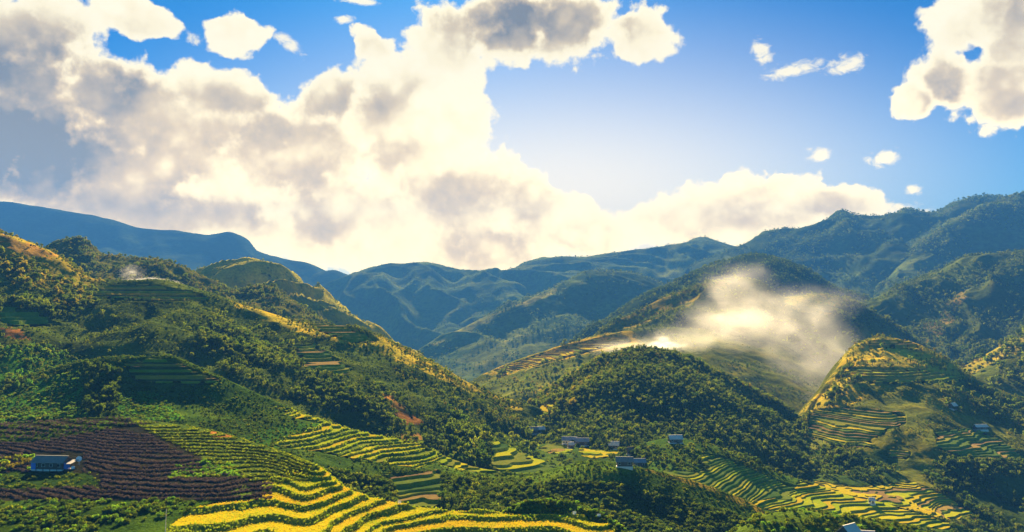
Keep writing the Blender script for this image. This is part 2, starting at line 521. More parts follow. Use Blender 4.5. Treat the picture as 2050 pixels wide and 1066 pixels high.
class Hill:
    """A hill lofted between surveyed lines: hidden far side, crest, slope lines, foot.
    Each line is a list of (x, y, distance) survey points running from left to right."""

    def __init__(self, name, label, lines, back, nu, nseg, mat, base, noise=(), spur=None, zones=(), lower=(), seed=0.0, crest_noise=0.35, shoulder=None):
        if shoulder:                                  # rounded brow: a gentle slope below the crest before the face steepens
            dy_, sl = shoulder
            c0 = np.asarray(lines[0], float); c1 = np.asarray(lines[1], float)
            row = []
            for x, y, d in c0:
                e_ = (HORIZON - y) / FOC * d
                y2, d2 = np.interp(x, c1[:, 0], c1[:, 1]), np.interp(x, c1[:, 0], c1[:, 2])
                yy = y + min(dy_, 0.6 * (y2 - y))
                k_ = sl + (yy - HORIZON) / FOC
                dd_ = (sl * d - e_) / k_ if k_ > 0.02 else 0.0
                row.append((x, yy, max(dd_, d + 0.5 * (d2 - d))))
            lines = [lines[0], row] + list(lines[1:])
            nseg = (18,) + tuple(nseg)
        self.name, self.label, self.mat, self.base, self.zones = name, label, mat, base, zones
        self.lines, self.back, self.noise_p, self.spur_p, self.seed, self.crest_noise = lines, back, noise, spur, seed, crest_noise
        self.nu = nu
        self.nb = 3                                   # rows added behind the crest
        self.terr = list(lower)
        V = [np.linspace(0, self.nb, 14)[:-1]]
        for i, n in enumerate(nseg):
            V.append(np.linspace(self.nb + i, self.nb + i + 1, n + 1)[:-1])
        V.append(np.array([self.nb + len(lines) - 1.0]))
        self.V = np.concatenate(V)
        self.U = np.linspace(0, 1, nu)
        self.P = self.eval(self.U, self.V)
        HILLS.append(self)

    def eval(self, U, V):
        rows = []
        for ln in self.lines:
            a = np.asarray(ln, float)
            px = a[0, 0] + U * (a[-1, 0] - a[0, 0])
            rows.append(at(px, pchip(a[:, 0], a[:, 1], px), pchip(a[:, 0], a[:, 2], px)))
        c = rows[0]
        dd, dzz = self.back
        rows = [c + np.array([0, dd, -dzz * 1.6]), c + np.array([0, dd * 0.62, -dzz]), c + np.array([0, dd * 0.26, -dzz * 0.28])] + rows
        Rr = np.stack(rows)
        nr = len(rows)
        i = np.clip(np.floor(V).astype(int), 0, nr - 2)
        t = (V - i)[:, None, None]
        p0 = Rr[np.clip(i - 1, 0, nr - 1)]; p1 = Rr[i]; p2 = Rr[i + 1]; p3 = Rr[np.clip(i + 2, 0, nr - 1)]
        m1 = (p2 - p0) * 0.5; m2 = (p3 - p1) * 0.5
        # keep the tangents from overshooting where lines are unevenly spaced
        L = np.linalg.norm(p2 - p1, axis=-1, keepdims=True)
        for m_ in (m1, m2):
            n_ = np.linalg.norm(m_, axis=-1, keepdims=True)
            m_ *= np.minimum(1.0, 1.3 * L / np.maximum(n_, 1e-6))
        P = (p1 * (2 * t ** 3 - 3 * t ** 2 + 1) + m1 * (t ** 3 - 2 * t ** 2 + t) + p2 * (-2 * t ** 3 + 3 * t ** 2) + m2 * (t ** 3 - t ** 2))
        cn = self.crest_noise
        w = (cn + (1 - cn) * np.clip(np.abs(V - self.nb) * 1.6, 0, 1))[:, None]
        x, y = P[..., 0] + self.seed * 131.7, P[..., 1] - self.seed * 77.1
        for amp, scl, octs in self.noise_p:
            P[..., 2] += w * amp * fbm(x / scl, y / scl, octs)
        if self.spur_p:
            amp, width, skew = self.spur_p
            s = (P[..., 0] + skew * P[..., 1] + 0.35 * width * fbm(x / width, y / width, 2)) / width
            P[..., 2] += w * amp * ridged(s + self.seed, y / (width * 5.0), 3)
        return P

    def build(self):
        P = self.P.copy()
        nv, nu = P.shape[:2]
        px, py = to_px(P)
        front = (self.V >= self.nb - 0.4)[:, None] & np.ones((1, nu), bool)
        X, Y = P[..., 0], P[..., 1]
        C = np.empty((nv, nu, 3)); C[:] = self.base
        s = 0.02 if P[..., 1].mean() < 1200 else 0.004
        patch = fbm(X * s + 3.1, Y * s, 4)
        C *= (1 + 0.45 * patch)[..., None]
        for z in self.zones:
            poly, colr, soft = z
            jx = px + soft * fbm(X * s * 4, Y * s * 4, 3) + 4 * fbm(X * s * 15, Y * s * 15, 2)
            jy = py + soft * 0.7 * fbm(X * s * 4 + 50, Y * s * 4, 3) + 3 * fbm(X * s * 15 + 9, Y * s * 15, 2)
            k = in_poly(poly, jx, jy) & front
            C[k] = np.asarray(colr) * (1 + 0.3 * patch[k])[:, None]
        for z in self.terr:
            k = in_poly(z['poly'], px, py) & front
            P[..., 2][k] -= z['h'] * 1.15
            C[k] = z.get('under', GRASS)
        idx = np.arange(nv * nu).reshape(nv, nu)
        F = np.stack([idx[:-1, :-1], idx[1:, :-1], idx[1:, 1:], idx[:-1, 1:]], -1).reshape(-1, 4)
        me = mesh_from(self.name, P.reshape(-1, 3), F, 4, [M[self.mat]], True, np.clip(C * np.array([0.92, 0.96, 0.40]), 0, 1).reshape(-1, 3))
        self.ob = tag(link(self.name, me), self.label, kind='structure')
        for z in self.terr: self.terrace(z)

    def terrace(self, z):
        """Cut the slope into level fields: one object per step, its grass bank a child."""
        h, w = z['h'], z.get('w', 0.16)
        px, py = to_px(self.P)
        k = in_poly(z['poly'], px, py) & (self.V >= self.nb - 0.4)[:, None]
        if not k.any(): return
        vi = np.where(k.any(1))[0]; ui = np.where(k.any(0))[0]
        V0, V1 = self.V[max(vi[0] - 1, 0)], self.V[min(vi[-1] + 1, len(self.V) - 1)]
        U0, U1 = self.U[max(ui[0] - 1, 0)], self.U[min(ui[-1] + 1, self.nu - 1)]
        nU, nV = z.get('res', (160, 90))
        P = self.eval(np.linspace(U0, U1, nU), np.linspace(V0, V1, nV))
        if z.get('wig'):
            P[..., 2] += z['wig'] * fbm(P[..., 0] / z.get('wigs', 14.0), P[..., 1] / z.get('wigs', 14.0), 2)
        px, py = to_px(P)
        idx = np.arange(nU * nV).reshape(nV, nU)
        A = np.stack([idx[:-1, :-1], idx[1:, :-1], idx[1:, 1:]], -1).reshape(-1, 3)
        B = np.stack([idx[:-1, :-1], idx[1:, 1:], idx[:-1, 1:]], -1).reshape(-1, 3)
        T = np.concatenate([A, B])
        pf = P.reshape(-1, 3)
        X, Y = pf[:, 0], pf[:, 1]
        j = z.get('jit', 13.0)
        inside = in_poly(z['poly'], px.ravel() + j * fbm(X / 9, Y / 9, 2), py.ravel() + 0.6 * j * fbm(X / 9 + 30, Y / 9, 2))
        T = T[inside[T].all(1)]
        tri = pf[T]
        zz = np.linspace(tri[..., 2].min() - 6 * h, tri[..., 2].max() + 6 * h, 4000)
        ff = zz / h + 0.55 * perlin(zz / h * 0.45 + 3.3, zz * 0 + 0.37 + len(z['poly']))
        ff = np.maximum.accumulate(ff + np.linspace(0, 1e-4, len(ff)))
        f = np.interp(tri[..., 2], zz, ff)
        k0, k1 = int(math.floor(f.min())), int(math.ceil(f.max()))
        for kk in range(k0, k1 + 1):
            for lv in (kk, kk + w):
                s = f > lv
                cnt = s.sum(1)
                mix = (cnt == 1) | (cnt == 2)
                if not mix.any(): continue
                ta, fa, sa, ca = tri[mix], f[mix], s[mix], cnt[mix]
                lone = np.where(ca == 1, sa.argmax(1), (~sa).argmax(1))
                o = (lone[:, None] + np.arange(3)) % 3
                r = np.arange(len(lone))[:, None]
                ta, fa = ta[r, o], fa[r, o]
                t1 = (lv - fa[:, 0]) / (fa[:, 1] - fa[:, 0]); t2 = (lv - fa[:, 0]) / (fa[:, 2] - fa[:, 0])
                q1 = ta[:, 0] + t1[:, None] * (ta[:, 1] - ta[:, 0]); q2 = ta[:, 0] + t2[:, None] * (ta[:, 2] - ta[:, 0])
                fl = np.full(len(lone), float(lv))
                nt = np.concatenate([np.stack([ta[:, 0], q1, q2], 1), np.stack([q1, ta[:, 1], ta[:, 2]], 1), np.stack([q1, ta[:, 2], q2], 1)])
                nf = np.concatenate([np.stack([fa[:, 0], fl, fl], 1), np.stack([fl, fa[:, 1], fa[:, 2]], 1), np.stack([fl, fa[:, 2], fl], 1)])
                tri = np.concatenate([tri[~mix], nt]); f = np.concatenate([f[~mix], nf])
        fc = f.mean(1)
        kk = np.floor(fc).astype(int)
        fr = f - kk[:, None]
        bank = (fc - kk) < w
        zb = np.clip(fr / w, 0, 1) - 1.0
        zt = 0.06 * np.clip((fr - w) / (1 - w), 0, 1)
        lo = np.interp(kk - 1 + 0.45, ff, zz)[:, None]; hi = np.interp(kk + 0.45, ff, zz)[:, None]
        tri = tri.copy()
        tri[..., 2] = np.where(bank[:, None], hi + zb * (hi - lo), hi + zt * h)
        tri[..., 2] += np.where(bank[:, None], 0, 0.05) * fbm(tri[..., 0] / 2.0, tri[..., 1] / 2.0, 2)
        mats = z['mats']
        for dens_, sel, code in ((z.get('rice', 0), ~bank, 0), (z.get('tuft', 0), bank, 1)):
            if not dens_ or not sel.any(): continue
            tt = tri[sel]
            ar = 0.5 * np.linalg.norm(np.cross(tt[:, 1] - tt[:, 0], tt[:, 2] - tt[:, 0]), axis=1)
            cnt_ = int(ar.sum() * dens_)
            pk = rng.choice(len(tt), cnt_, p=ar / ar.sum())
            r1, r2 = np.sqrt(rng.uniform(size=cnt_)), rng.uniform(size=cnt_)
            RICE.append((self.name, code, tt[pk, 0] * (1 - r1)[:, None] + tt[pk, 1] * (r1 * (1 - r2))[:, None] + tt[pk, 2] * (r1 * r2)[:, None], z.get('ricekind', 15)))
        for lv in np.unique(kk):
            a = tri[(kk == lv) & ~bank]; b = tri[(kk == lv) & bank]
            if len(a) < z.get('min', 6): continue
            mt = mats[(int(lv) * 7 + int(z.get('shift', 0))) % len(mats)] if not z.get('order') else mats[min(int((lv - kk.min()) / max(1, (kk.max() - kk.min())) * len(mats)), len(mats) - 1)]
            me = mesh_from('rice_terrace', a.reshape(-1, 3), np.arange(len(a) * 3).reshape(-1, 3), 3, [M[mt]], False)
            o = link('rice_terrace', me, self.ob)
            if len(b):
                me = mesh_from('grass_bank', b.reshape(-1, 3), np.arange(len(b) * 3).reshape(-1, 3), 3, [M[z['banks'][int(lv) % len(z['banks'])] if 'banks' in z else z.get('bank', 'bank')]], False)
                link('grass_bank', me, o)


def T(poly, h, mats, **kw):  # one terraced field
    d = dict(poly=poly, h=h, mats=mats); d.update(kw)
    return d


# --- foreground: purple crop field on the left, golden terraces falling to the right
Hill('near_hillside', 'foreground hillside with purple crop rows and golden rice terraces', [
    [(-300, 862, 330), (0, 850, 332), (240, 838, 330), (420, 862, 310), (560, 905, 280), (640, 937, 254), (700, 982, 248), (780, 1005, 246), (900, 1021, 245), (1000, 1026, 244), (1040, 1010, 247), (1090, 1002, 248), (1150, 1008, 244), (1200, 1028, 238), (1250, 1060, 231), (1330, 1120, 222)],
    [(-300, 910, 294.9), (0, 910, 287.8), (240, 906, 279.8), (420, 912, 275.8), (540, 942, 260.5), (620, 966, 244.1), (690, 995, 240.7), (780, 1013, 242.9), (900, 1028, 242.4), (1000, 1032, 241.8), (1090, 1028, 242.3), (1200, 1042, 233.5), (1250, 1068, 228.6), (1330, 1126, 220.5)],
    [(-300, 992, 249.5), (0, 992, 243.5), (240, 994, 233.8), (420, 992, 234.4), (540, 998, 234.9), (620, 1008, 227.8), (690, 1020, 231.3), (780, 1034, 235.1), (900, 1044, 236.5), (1000, 1048, 236.0), (1090, 1050, 235.2), (1200, 1062, 227.4), (1250, 1084, 223.9), (1330, 1140, 217.2)],
    [(-300, 1070, 217.6), (0, 1070, 212.4), (240, 1070, 204.7), (420, 1070, 204.5), (540, 1070, 208.6), (620, 1072, 206.8), (690, 1072, 214.0), (780, 1075, 221.3), (900, 1080, 224.4), (1000, 1084, 223.9), (1090, 1086, 224.5), (1200, 1098, 217.2), (1250, 1120, 214.1), (1330, 1175, 209.2)],
    [(-300, 1300, 158.1), (0, 1300, 154.3), (240, 1300, 148.7), (420, 1300, 148.5), (540, 1300, 153.7), (620, 1300, 155.6), (690, 1300, 161.0), (780, 1300, 167.2), (900, 1300, 170.8), (1000, 1300, 171.4), (1090, 1300, 176.5), (1200, 1300, 173.4), (1250, 1300, 175.7), (1330, 1300, 185.1)],
], (70, 45), 420, (46, 46, 46, 20), 'near_land', (0.042, 0.080, 0.018), noise=((0.5, 30, 3), (0.10, 5, 2)), seed=1,  # base green darkened, painting cloud shade over the foreground grass
    zones=[
        ([(-400, 850), (250, 832), (470, 865), (530, 905), (560, 960), (540, 1003), (300, 1002), (-400, 1004)], PURPLE, 6),
        ([(250, 835), (480, 862), (640, 935), (600, 965), (520, 960), (430, 925), (330, 880)], (0.055, 0.085, 0.030), 8),
        ([(-400, 868), (60, 868), (215, 842), (230, 856), (60, 884), (-400, 895)], GREEN, 6),
        ([(-400, 948), (90, 945), (190, 950), (200, 972), (60, 982), (-400, 980)], (0.030, 0.060, 0.018), 8),
        ([(340, 942), (400, 922), (470, 930), (480, 950), (400, 958), (345, 962)], (0.06, 0.16, 0.02), 5),
        ([(420, 864), (462, 862), (475, 876), (430, 878)], SOIL, 4),
        ([(470, 975), (505, 970), (500, 995), (465, 1000)], (0.10, 0.15, 0.03), 4),
        ([(1000, 1025), (1060, 1000), (1130, 1000), (1200, 1020), (1260, 1060), (1330, 1130), (1220, 1090), (1150, 1035), (1090, 1033)], (0.075, 0.110, 0.030), 5),
    ],
    lower=[
        T([(525, 962), (640, 932), (705, 978), (790, 1000), (900, 1017), (1000, 1022), (1030, 1029), (1165, 1027), (1180, 1040), (1215, 1048), (1235, 1075), (1200, 1150), (300, 1150), (330, 1066), (355, 1040), (375, 1022), (440, 1003), (525, 1003)], 1.25,
          ['rice_yellow', 'rice_gold', 'rice_yellow'], res=(640, 380), w=0.22, wig=0.55, wigs=22, jit=4, rice=2.2, tuft=2.0),
    ])
# --- second ridge: golden terraces on its face, dark bushy ridge running on to the right
Hill('terraced_ridge', 'ridge with bright rice terraces running into a dark bushy spur', [
    [(-320, 800, 450), (-100, 785, 446), (60, 752, 440), (150, 728, 435), (240, 716, 430), (330, 716, 425), (440, 757, 418), (500, 782, 414), (560, 806, 411), (620, 833, 408), (700, 857, 405), (780, 879, 402), (860, 900, 400), (890, 914, 398), (940, 932, 394), (1000, 944, 388), (1060, 945, 382), (1120, 936, 376), (1180, 925, 372), (1240, 928, 370), (1290, 940, 368), (1400, 968, 364), (1500, 1005, 360), (1560, 1040, 356), (1700, 1110, 350)],
    [(-320, 840, 400), (60, 806, 395), (240, 790, 392), (440, 822, 384), (560, 858, 380), (620, 872, 378), (700, 898, 376), (780, 922, 374), (860, 935, 373), (940, 950, 372), (1000, 960, 370), (1060, 962, 366), (1120, 958, 361), (1180, 950, 358), (1290, 968, 354), (1400, 1000, 350), (1500, 1034, 346), (1560, 1066, 342), (1700, 1130, 336)],
    [(-320, 880, 362), (60, 862, 360), (240, 850, 358), (440, 880, 350), (560, 910, 346), (620, 930, 345), (700, 955, 344), (780, 975, 343), (860, 990, 342), (940, 1000, 341), (1060, 1010, 340), (1180, 1010, 336), (1290, 1030, 332), (1400, 1060, 328), (1560, 1120, 320), (1700, 1180, 314)],
    [(-320, 940, 334), (60, 930, 330), (440, 950, 325), (700, 1025, 318), (940, 1065, 312), (1180, 1080, 308), (1400, 1130, 300), (1700, 1250, 290)],
    [(-320, 1050, 305), (60, 1050, 300), (700, 1130, 290), (1180, 1180, 280), (1700, 1350, 262)],
], (60, 30), 560, (40, 40, 40, 14), 'near_land', (0.050, 0.090, 0.024), noise=((1.6, 40, 3), (0.35, 9, 2)), shoulder=(7, 0.12), seed=2,
    zones=[
        ([(560, 850), (640, 845), (700, 880), (560, 900), (470, 880)], (0.05, 0.12, 0.03), 8),
        ([(-300, 800), (60, 756), (160, 745), (170, 860), (-300, 870)], (0.05, 0.14, 0.022), 10), ([(235, 786), (310, 782), (372, 842), (240, 848)], (0.06, 0.17, 0.022), 6),
        ([(1000, 945), (1180, 922), (1300, 942), (1200, 980), (1050, 970)], (0.085, 0.14, 0.026), 10),
        ([(880, 905), (1000, 940), (1000, 950), (880, 935)], (0.13, 0.19, 0.025), 5),
        ([(1290, 938), (1400, 966), (1500, 1004), (1545, 1030), (1530, 1034), (1400, 975), (1300, 948)], (0.26, 0.19, 0.05), 2),
    ],
    lower=[
        T([(545, 812), (600, 822), (700, 850), (800, 880), (875, 905), (880, 925), (830, 938), (760, 925), (690, 916), (640, 905), (540, 892), (600, 868), (650, 850), (590, 838)], 1.1,
          ['rice_yellow', 'rice_gold', 'rice_yellow', 'rice_green'], res=(380, 160), wig=0.8, wigs=26, jit=9, tuft=1.6),
        T([(765, 950), (880, 942), (885, 985), (880, 1015), (820, 1022), (790, 1005), (800, 985)], 1.3, ['rice_green', 'rice_stubble', 'rice_green', 'rice_young'], res=(150, 120)),
        T([(250, 722), (300, 714), (345, 724), (440, 758), (425, 770), (330, 766), (290, 772), (262, 752)], 1.25, ['rice_green', 'rice_young', 'rice_stubble', 'rice_green', 'rice_stubble'], res=(240, 110), wig=0.5, banks=['bank_dark', 'bank_dry', 'bank_dark', 'bank']),
        T([(880, 906), (940, 928), (1010, 941), (1000, 950), (930, 944), (880, 930)], 1.0, ['rice_green', 'rice_yellow'], res=(150, 60), wig=0.6),
    ])
# --- little knoll at the bottom right, in front of the lower terraces
Hill('bushy_knoll', 'bushy green knoll at the bottom of the picture beside a white roof', [
    [(1400, 1110, 250), (1470, 1062, 255), (1530, 1030, 259), (1600, 1020, 261), (1680, 1030, 260), (1760, 1046, 258), (1850, 1066, 254), (1990, 1130, 245)],
    [(1400, 1130, 242), (1530, 1060, 248), (1600, 1050, 250), (1680, 1056, 250), (1760, 1070, 248), (1850, 1090, 246), (1990, 1150, 238)],
    [(1400, 1250, 220), (1600, 1200, 222), (1990, 1260, 215)],
], (40, 20), 160, (24, 20), 'near_land', (0.080, 0.120, 0.028), noise=((0.8, 18, 3),), seed=3)
# --- lower right terraced spur with the hut on its shoulder
Hill('lower_spur', 'low spur with fanned golden rice terraces beyond the dark ridge', [
    [(1200, 930, 500), (1260, 902, 500), (1310, 882, 500), (1350, 876, 500), (1400, 884, 496), (1470, 908, 490), (1540, 942, 484), (1600, 960, 478), (1660, 980, 470), (1720, 998, 462), (1800, 1018, 452), (1900, 1046, 440), (1990, 1080, 430)],
    [(1200, 952, 480.8), (1260, 930, 474.6), (1310, 915, 469.2), (1400, 925, 458.8), (1470, 945, 458.0), (1540, 970, 460.4), (1600, 988, 455.4), (1660, 1005, 450.7), (1720, 1018, 447.2), (1800, 1033, 441.4), (1900, 1056, 433.3), (1990, 1090, 423.8)],
    [(1200, 990, 451.7), (1260, 975, 439.7), (1310, 962, 432.4), (1400, 978, 419.3), (1470, 998, 419.8), (1540, 1015, 425.2), (1600, 1028, 425.1), (1660, 1036, 427.8), (1720, 1044, 428.3), (1800, 1056, 425.2), (1900, 1075, 420.6), (1990, 1110, 411.4)],
    [(1200, 1180, 362.5), (1260, 1180, 346.1), (1310, 1180, 334.5), (1400, 1180, 331.3), (1470, 1180, 340.4), (1540, 1180, 352.3), (1600, 1180, 358.0), (1660, 1180, 363.8), (1720, 1180, 367.8), (1800, 1180, 370.4), (1900, 1180, 374.7), (1990, 1180, 381.5)],
], (60, 40), 320, (40, 40, 24), 'near_land', (0.055, 0.100, 0.026), noise=((1.0, 40, 3), (0.2, 8, 2)), seed=4,
    lower=[
        T([(1390, 905), (1450, 915), (1500, 938), (1560, 962), (1600, 975), (1590, 1000), (1520, 1008), (1420, 985), (1310, 958), (1330, 940), (1420, 945)], 0.9, ['rice_green', 'rice_young', 'rice_green', 'rice_yellow'], res=(300, 190), wig=0.6, wigs=30, jit=9),
        T([(1480, 1005), (1560, 1000), (1590, 985), (1600, 962), (1660, 978), (1720, 995), (1800, 1016), (1905, 1046), (1900, 1062), (1800, 1050), (1740, 1040), (1690, 1042), (1600, 1036)], 0.9, ['rice_yellow', 'rice_gold', 'rice_yellow'], res=(380, 190), wig=0.6, wigs=24, jit=6, w=0.13),
    ])
# --- valley floor with the hamlet
Hill('valley_floor', 'narrow valley floor with a hamlet and small golden fields', [
    [(930, 846, 660), (1040, 850, 650), (1150, 862, 620), (1320, 868, 610), (1450, 900, 590), (1530, 965, 570)],
    [(930, 872, 590), (1040, 876, 590), (1150, 884, 570), (1320, 888, 560), (1450, 915, 540), (1530, 985, 530)],
    [(930, 900, 530), (1040, 902, 530), (1150, 904, 525), (1320, 908, 515), (1450, 935, 500), (1530, 1005, 490)],
    [(930, 930, 475), (1150, 935, 470), (1320, 940, 460), (1450, 975, 450), (1530, 1035, 440)],
    [(930, 1000, 400), (1320, 1010, 395), (1530, 1080, 380)],
], (40, 10), 220, (24, 30, 30, 14), 'near_land', (0.040, 0.070, 0.024), noise=((1.2, 45, 3), (0.3, 10, 2)), seed=5,
    lower=[
        T([(1066, 875), (1110, 880), (1142, 892), (1146, 908), (1100, 908), (1070, 895)], 1.0, ['rice_green', 'rice_stubble', 'rice_yellow'], res=(120, 80), wig=0.5, min=3),
        T([(1158, 898), (1210, 896), (1238, 898), (1236, 908), (1210, 918), (1165, 914)], 0.7, ['rice_gold', 'rice_yellow'], res=(120, 60), wig=0.4, min=3),
    ])
# --- terrace tongue left of the hamlet
Hill('terrace_tongue', 'steep tongue of yellow rice terraces under dark trees beside the hamlet', [
    [(900, 850, 520), (960, 868, 505), (1000, 884, 495), (1060, 912, 480), (1115, 934, 466), (1180, 965, 450)],
    [(900, 890, 470), (960, 910, 462), (1000, 922, 455), (1060, 938, 445), (1115, 950, 438), (1180, 980, 425)],
    [(900, 960, 420), (1000, 985, 410), (1180, 1040, 395)],
], (50, 25), 150, (40, 20), 'near_land', (0.06, 0.11, 0.026), noise=((0.8, 25, 3),), seed=6,
    lower=[T([(965, 874), (1000, 884), (1060, 912), (1122, 936), (1105, 948), (1000, 946), (975, 925), (985, 900)], 1.5, ['rice_yellow', 'rice_green', 'rice_yellow', 'rice_young'], res=(180, 130), wig=0.8, wigs=20)])
# --- the large shaded hill on the left
Hill('left_hillside', 'long shaded hillside on the left with a sunlit ridge', [
    [(-400, 440, 720), (-100, 450, 700), (0, 468, 690), (70, 492, 695), (130, 524, 700), (190, 566, 690), (300, 564, 690), (410, 584, 690), (480, 612, 690), (560, 632, 690), (650, 650, 690), (740, 668, 690), (820, 702, 685), (900, 742, 680), (980, 782, 670), (1045, 812, 660), (1130, 870, 640)],
    [(-400, 540, 620), (-100, 540, 615), (0, 545, 612), (130, 580, 612), (190, 604, 615), (300, 602, 618), (410, 622, 615), (560, 678, 610), (740, 722, 612), (900, 782, 615), (1045, 842, 600), (1130, 890, 590)],
    [(-400, 620, 540), (0, 628, 530), (190, 660, 530), (410, 690, 525), (560, 740, 530), (740, 780, 535), (900, 830, 545), (1045, 885, 540), (1130, 920, 530)],
    [(-400, 740, 455), (0, 740, 450), (190, 770, 450), (410, 780, 460), (560, 810, 470), (740, 850, 480), (900, 895, 495), (1045, 930, 490), (1130, 950, 480)],
    [(-400, 870, 375), (0, 860, 375), (190, 850, 390), (410, 850, 410), (740, 910, 430), (900, 960, 440), (1130, 1000, 430)],
    [(-400, 960, 330), (190, 940, 340), (740, 1010, 370), (1130, 1080, 380)],
], (150, 70), 460, (40, 46, 46, 40, 14), 'land', (0.060, 0.082, 0.025), noise=((7, 110, 4), (1.2, 22, 3)), spur=(5.0, 95, 0.25), shoulder=(20, 0.14), seed=7,
    zones=[
        ([(-400, 430), (0, 462), (150, 520), (220, 560), (120, 580), (0, 560), (-400, 560)], (0.26, 0.20, 0.04), 14),  # gold here paints sunshine on the upper crest
        ([(0, 470), (60, 490), (120, 512), (95, 520), (30, 505), (-20, 490)], (0.30, 0.17, 0.07), 6),
        ([(460, 605), (740, 664), (900, 738), (1045, 808), (1040, 828), (900, 765), (740, 700), (560, 655)], (0.36, 0.27, 0.045), 10),  # sunlit ridge strip, its light painted as gold grass
        ([(-50, 700), (90, 690), (180, 730), (240, 770), (220, 830), (-50, 840)], (0.045, 0.12, 0.022), 12),
        ([(235, 785), (310, 782), (370, 845), (240, 850)], (0.055, 0.15, 0.022), 8),
        ([(235, 745), (250, 745), (252, 770), (237, 770)], SOIL, 4),
        ([(0, 655), (40, 660), (60, 680), (10, 678)], SOIL, 4),
        ([(755, 775), (790, 800), (850, 850), (830, 850), (780, 812)], (0.2, 0.11, 0.06), 5),
        ([(790, 825), (830, 830), (850, 850), (800, 850)], (0.25, 0.11, 0.06), 4),
        ([(800, 865), (850, 872), (840, 885), (805, 880)], (0.24, 0.12, 0.06), 4),
    ],
    lower=[
        T([(195, 572), (300, 568), (405, 588), (420, 602), (300, 604), (190, 598)], 1.4, ['rice_green', 'rice_yellow', 'rice_green'], res=(200, 90), wig=0.5, banks=['bank_dry', 'bank', 'bank_dark']),
        T([(585, 690), (630, 690), (705, 740), (690, 752), (610, 735)], 1.9, ['rice_young', 'rice_stubble', 'rice_green'], res=(140, 110), wig=0.6),
        T([(0, 612), (70, 625), (120, 650), (60, 655), (0, 645)], 2.6, ['rice_young'], res=(100, 50), wig=0.6),
        T([(610, 628), (700, 655), (760, 680), (720, 690), (640, 665)], 1.9, ['rice_stubble', 'rice_green'], res=(140, 70), wig=0.6),
    ])
# --- wooded dome in the middle of the valley
Hill('wooded_dome', 'rounded hill densely wooded, rising in the middle of the valley', [
    [(1000, 860, 690), (1040, 832, 700), (1080, 795, 710), (1150, 750, 725), (1220, 714, 735), (1280, 700, 738), (1340, 708, 735), (1420, 740, 725), (1500, 782, 712), (1560, 812, 700), (1610, 850, 690), (1680, 910, 670)],
    [(1000, 872, 655), (1080, 828, 650), (1150, 790, 655), (1220, 760, 655), (1280, 748, 655), (1340, 756, 655), (1420, 780, 652), (1500, 815, 648), (1560, 845, 645), (1680, 925, 635)],
    [(1000, 885, 620), (1080, 862, 600), (1150, 850, 590), (1280, 830, 585), (1420, 848, 582), (1500, 870, 585), (1560, 890, 590), (1680, 945, 600)],
    [(1000, 910, 580), (1150, 905, 545), (1280, 900, 535), (1420, 915, 535), (1560, 940, 545), (1680, 980, 560)],
    [(1000, 990, 540), (1280, 990, 500), (1680, 1060, 520)],
], (150, 90), 260, (40, 40, 30, 12), 'land', (0.042, 0.062, 0.022), noise=((4, 60, 3), (0.8, 16, 3)), shoulder=(24, 0.20), seed=8,
    zones=[([(1000, 850), (1150, 745), (1240, 705), (1190, 760), (1130, 800), (1090, 860), (1040, 870)], (0.16, 0.14, 0.032), 14),  # warmer cover paints the sun on the left flank
           ([(1240, 705), (1290, 698), (1420, 738), (1560, 808), (1540, 820), (1400, 760), (1290, 720)], (0.13, 0.12, 0.03), 10)],  # same painted sunlight along the top and right rim
    lower=[T([(1060, 832), (1085, 812), (1112, 806), (1110, 822), (1075, 842)], 2.6, ['rice_yellow', 'rice_gold'], res=(90, 60), wig=0.6, bank='bank_dry')])
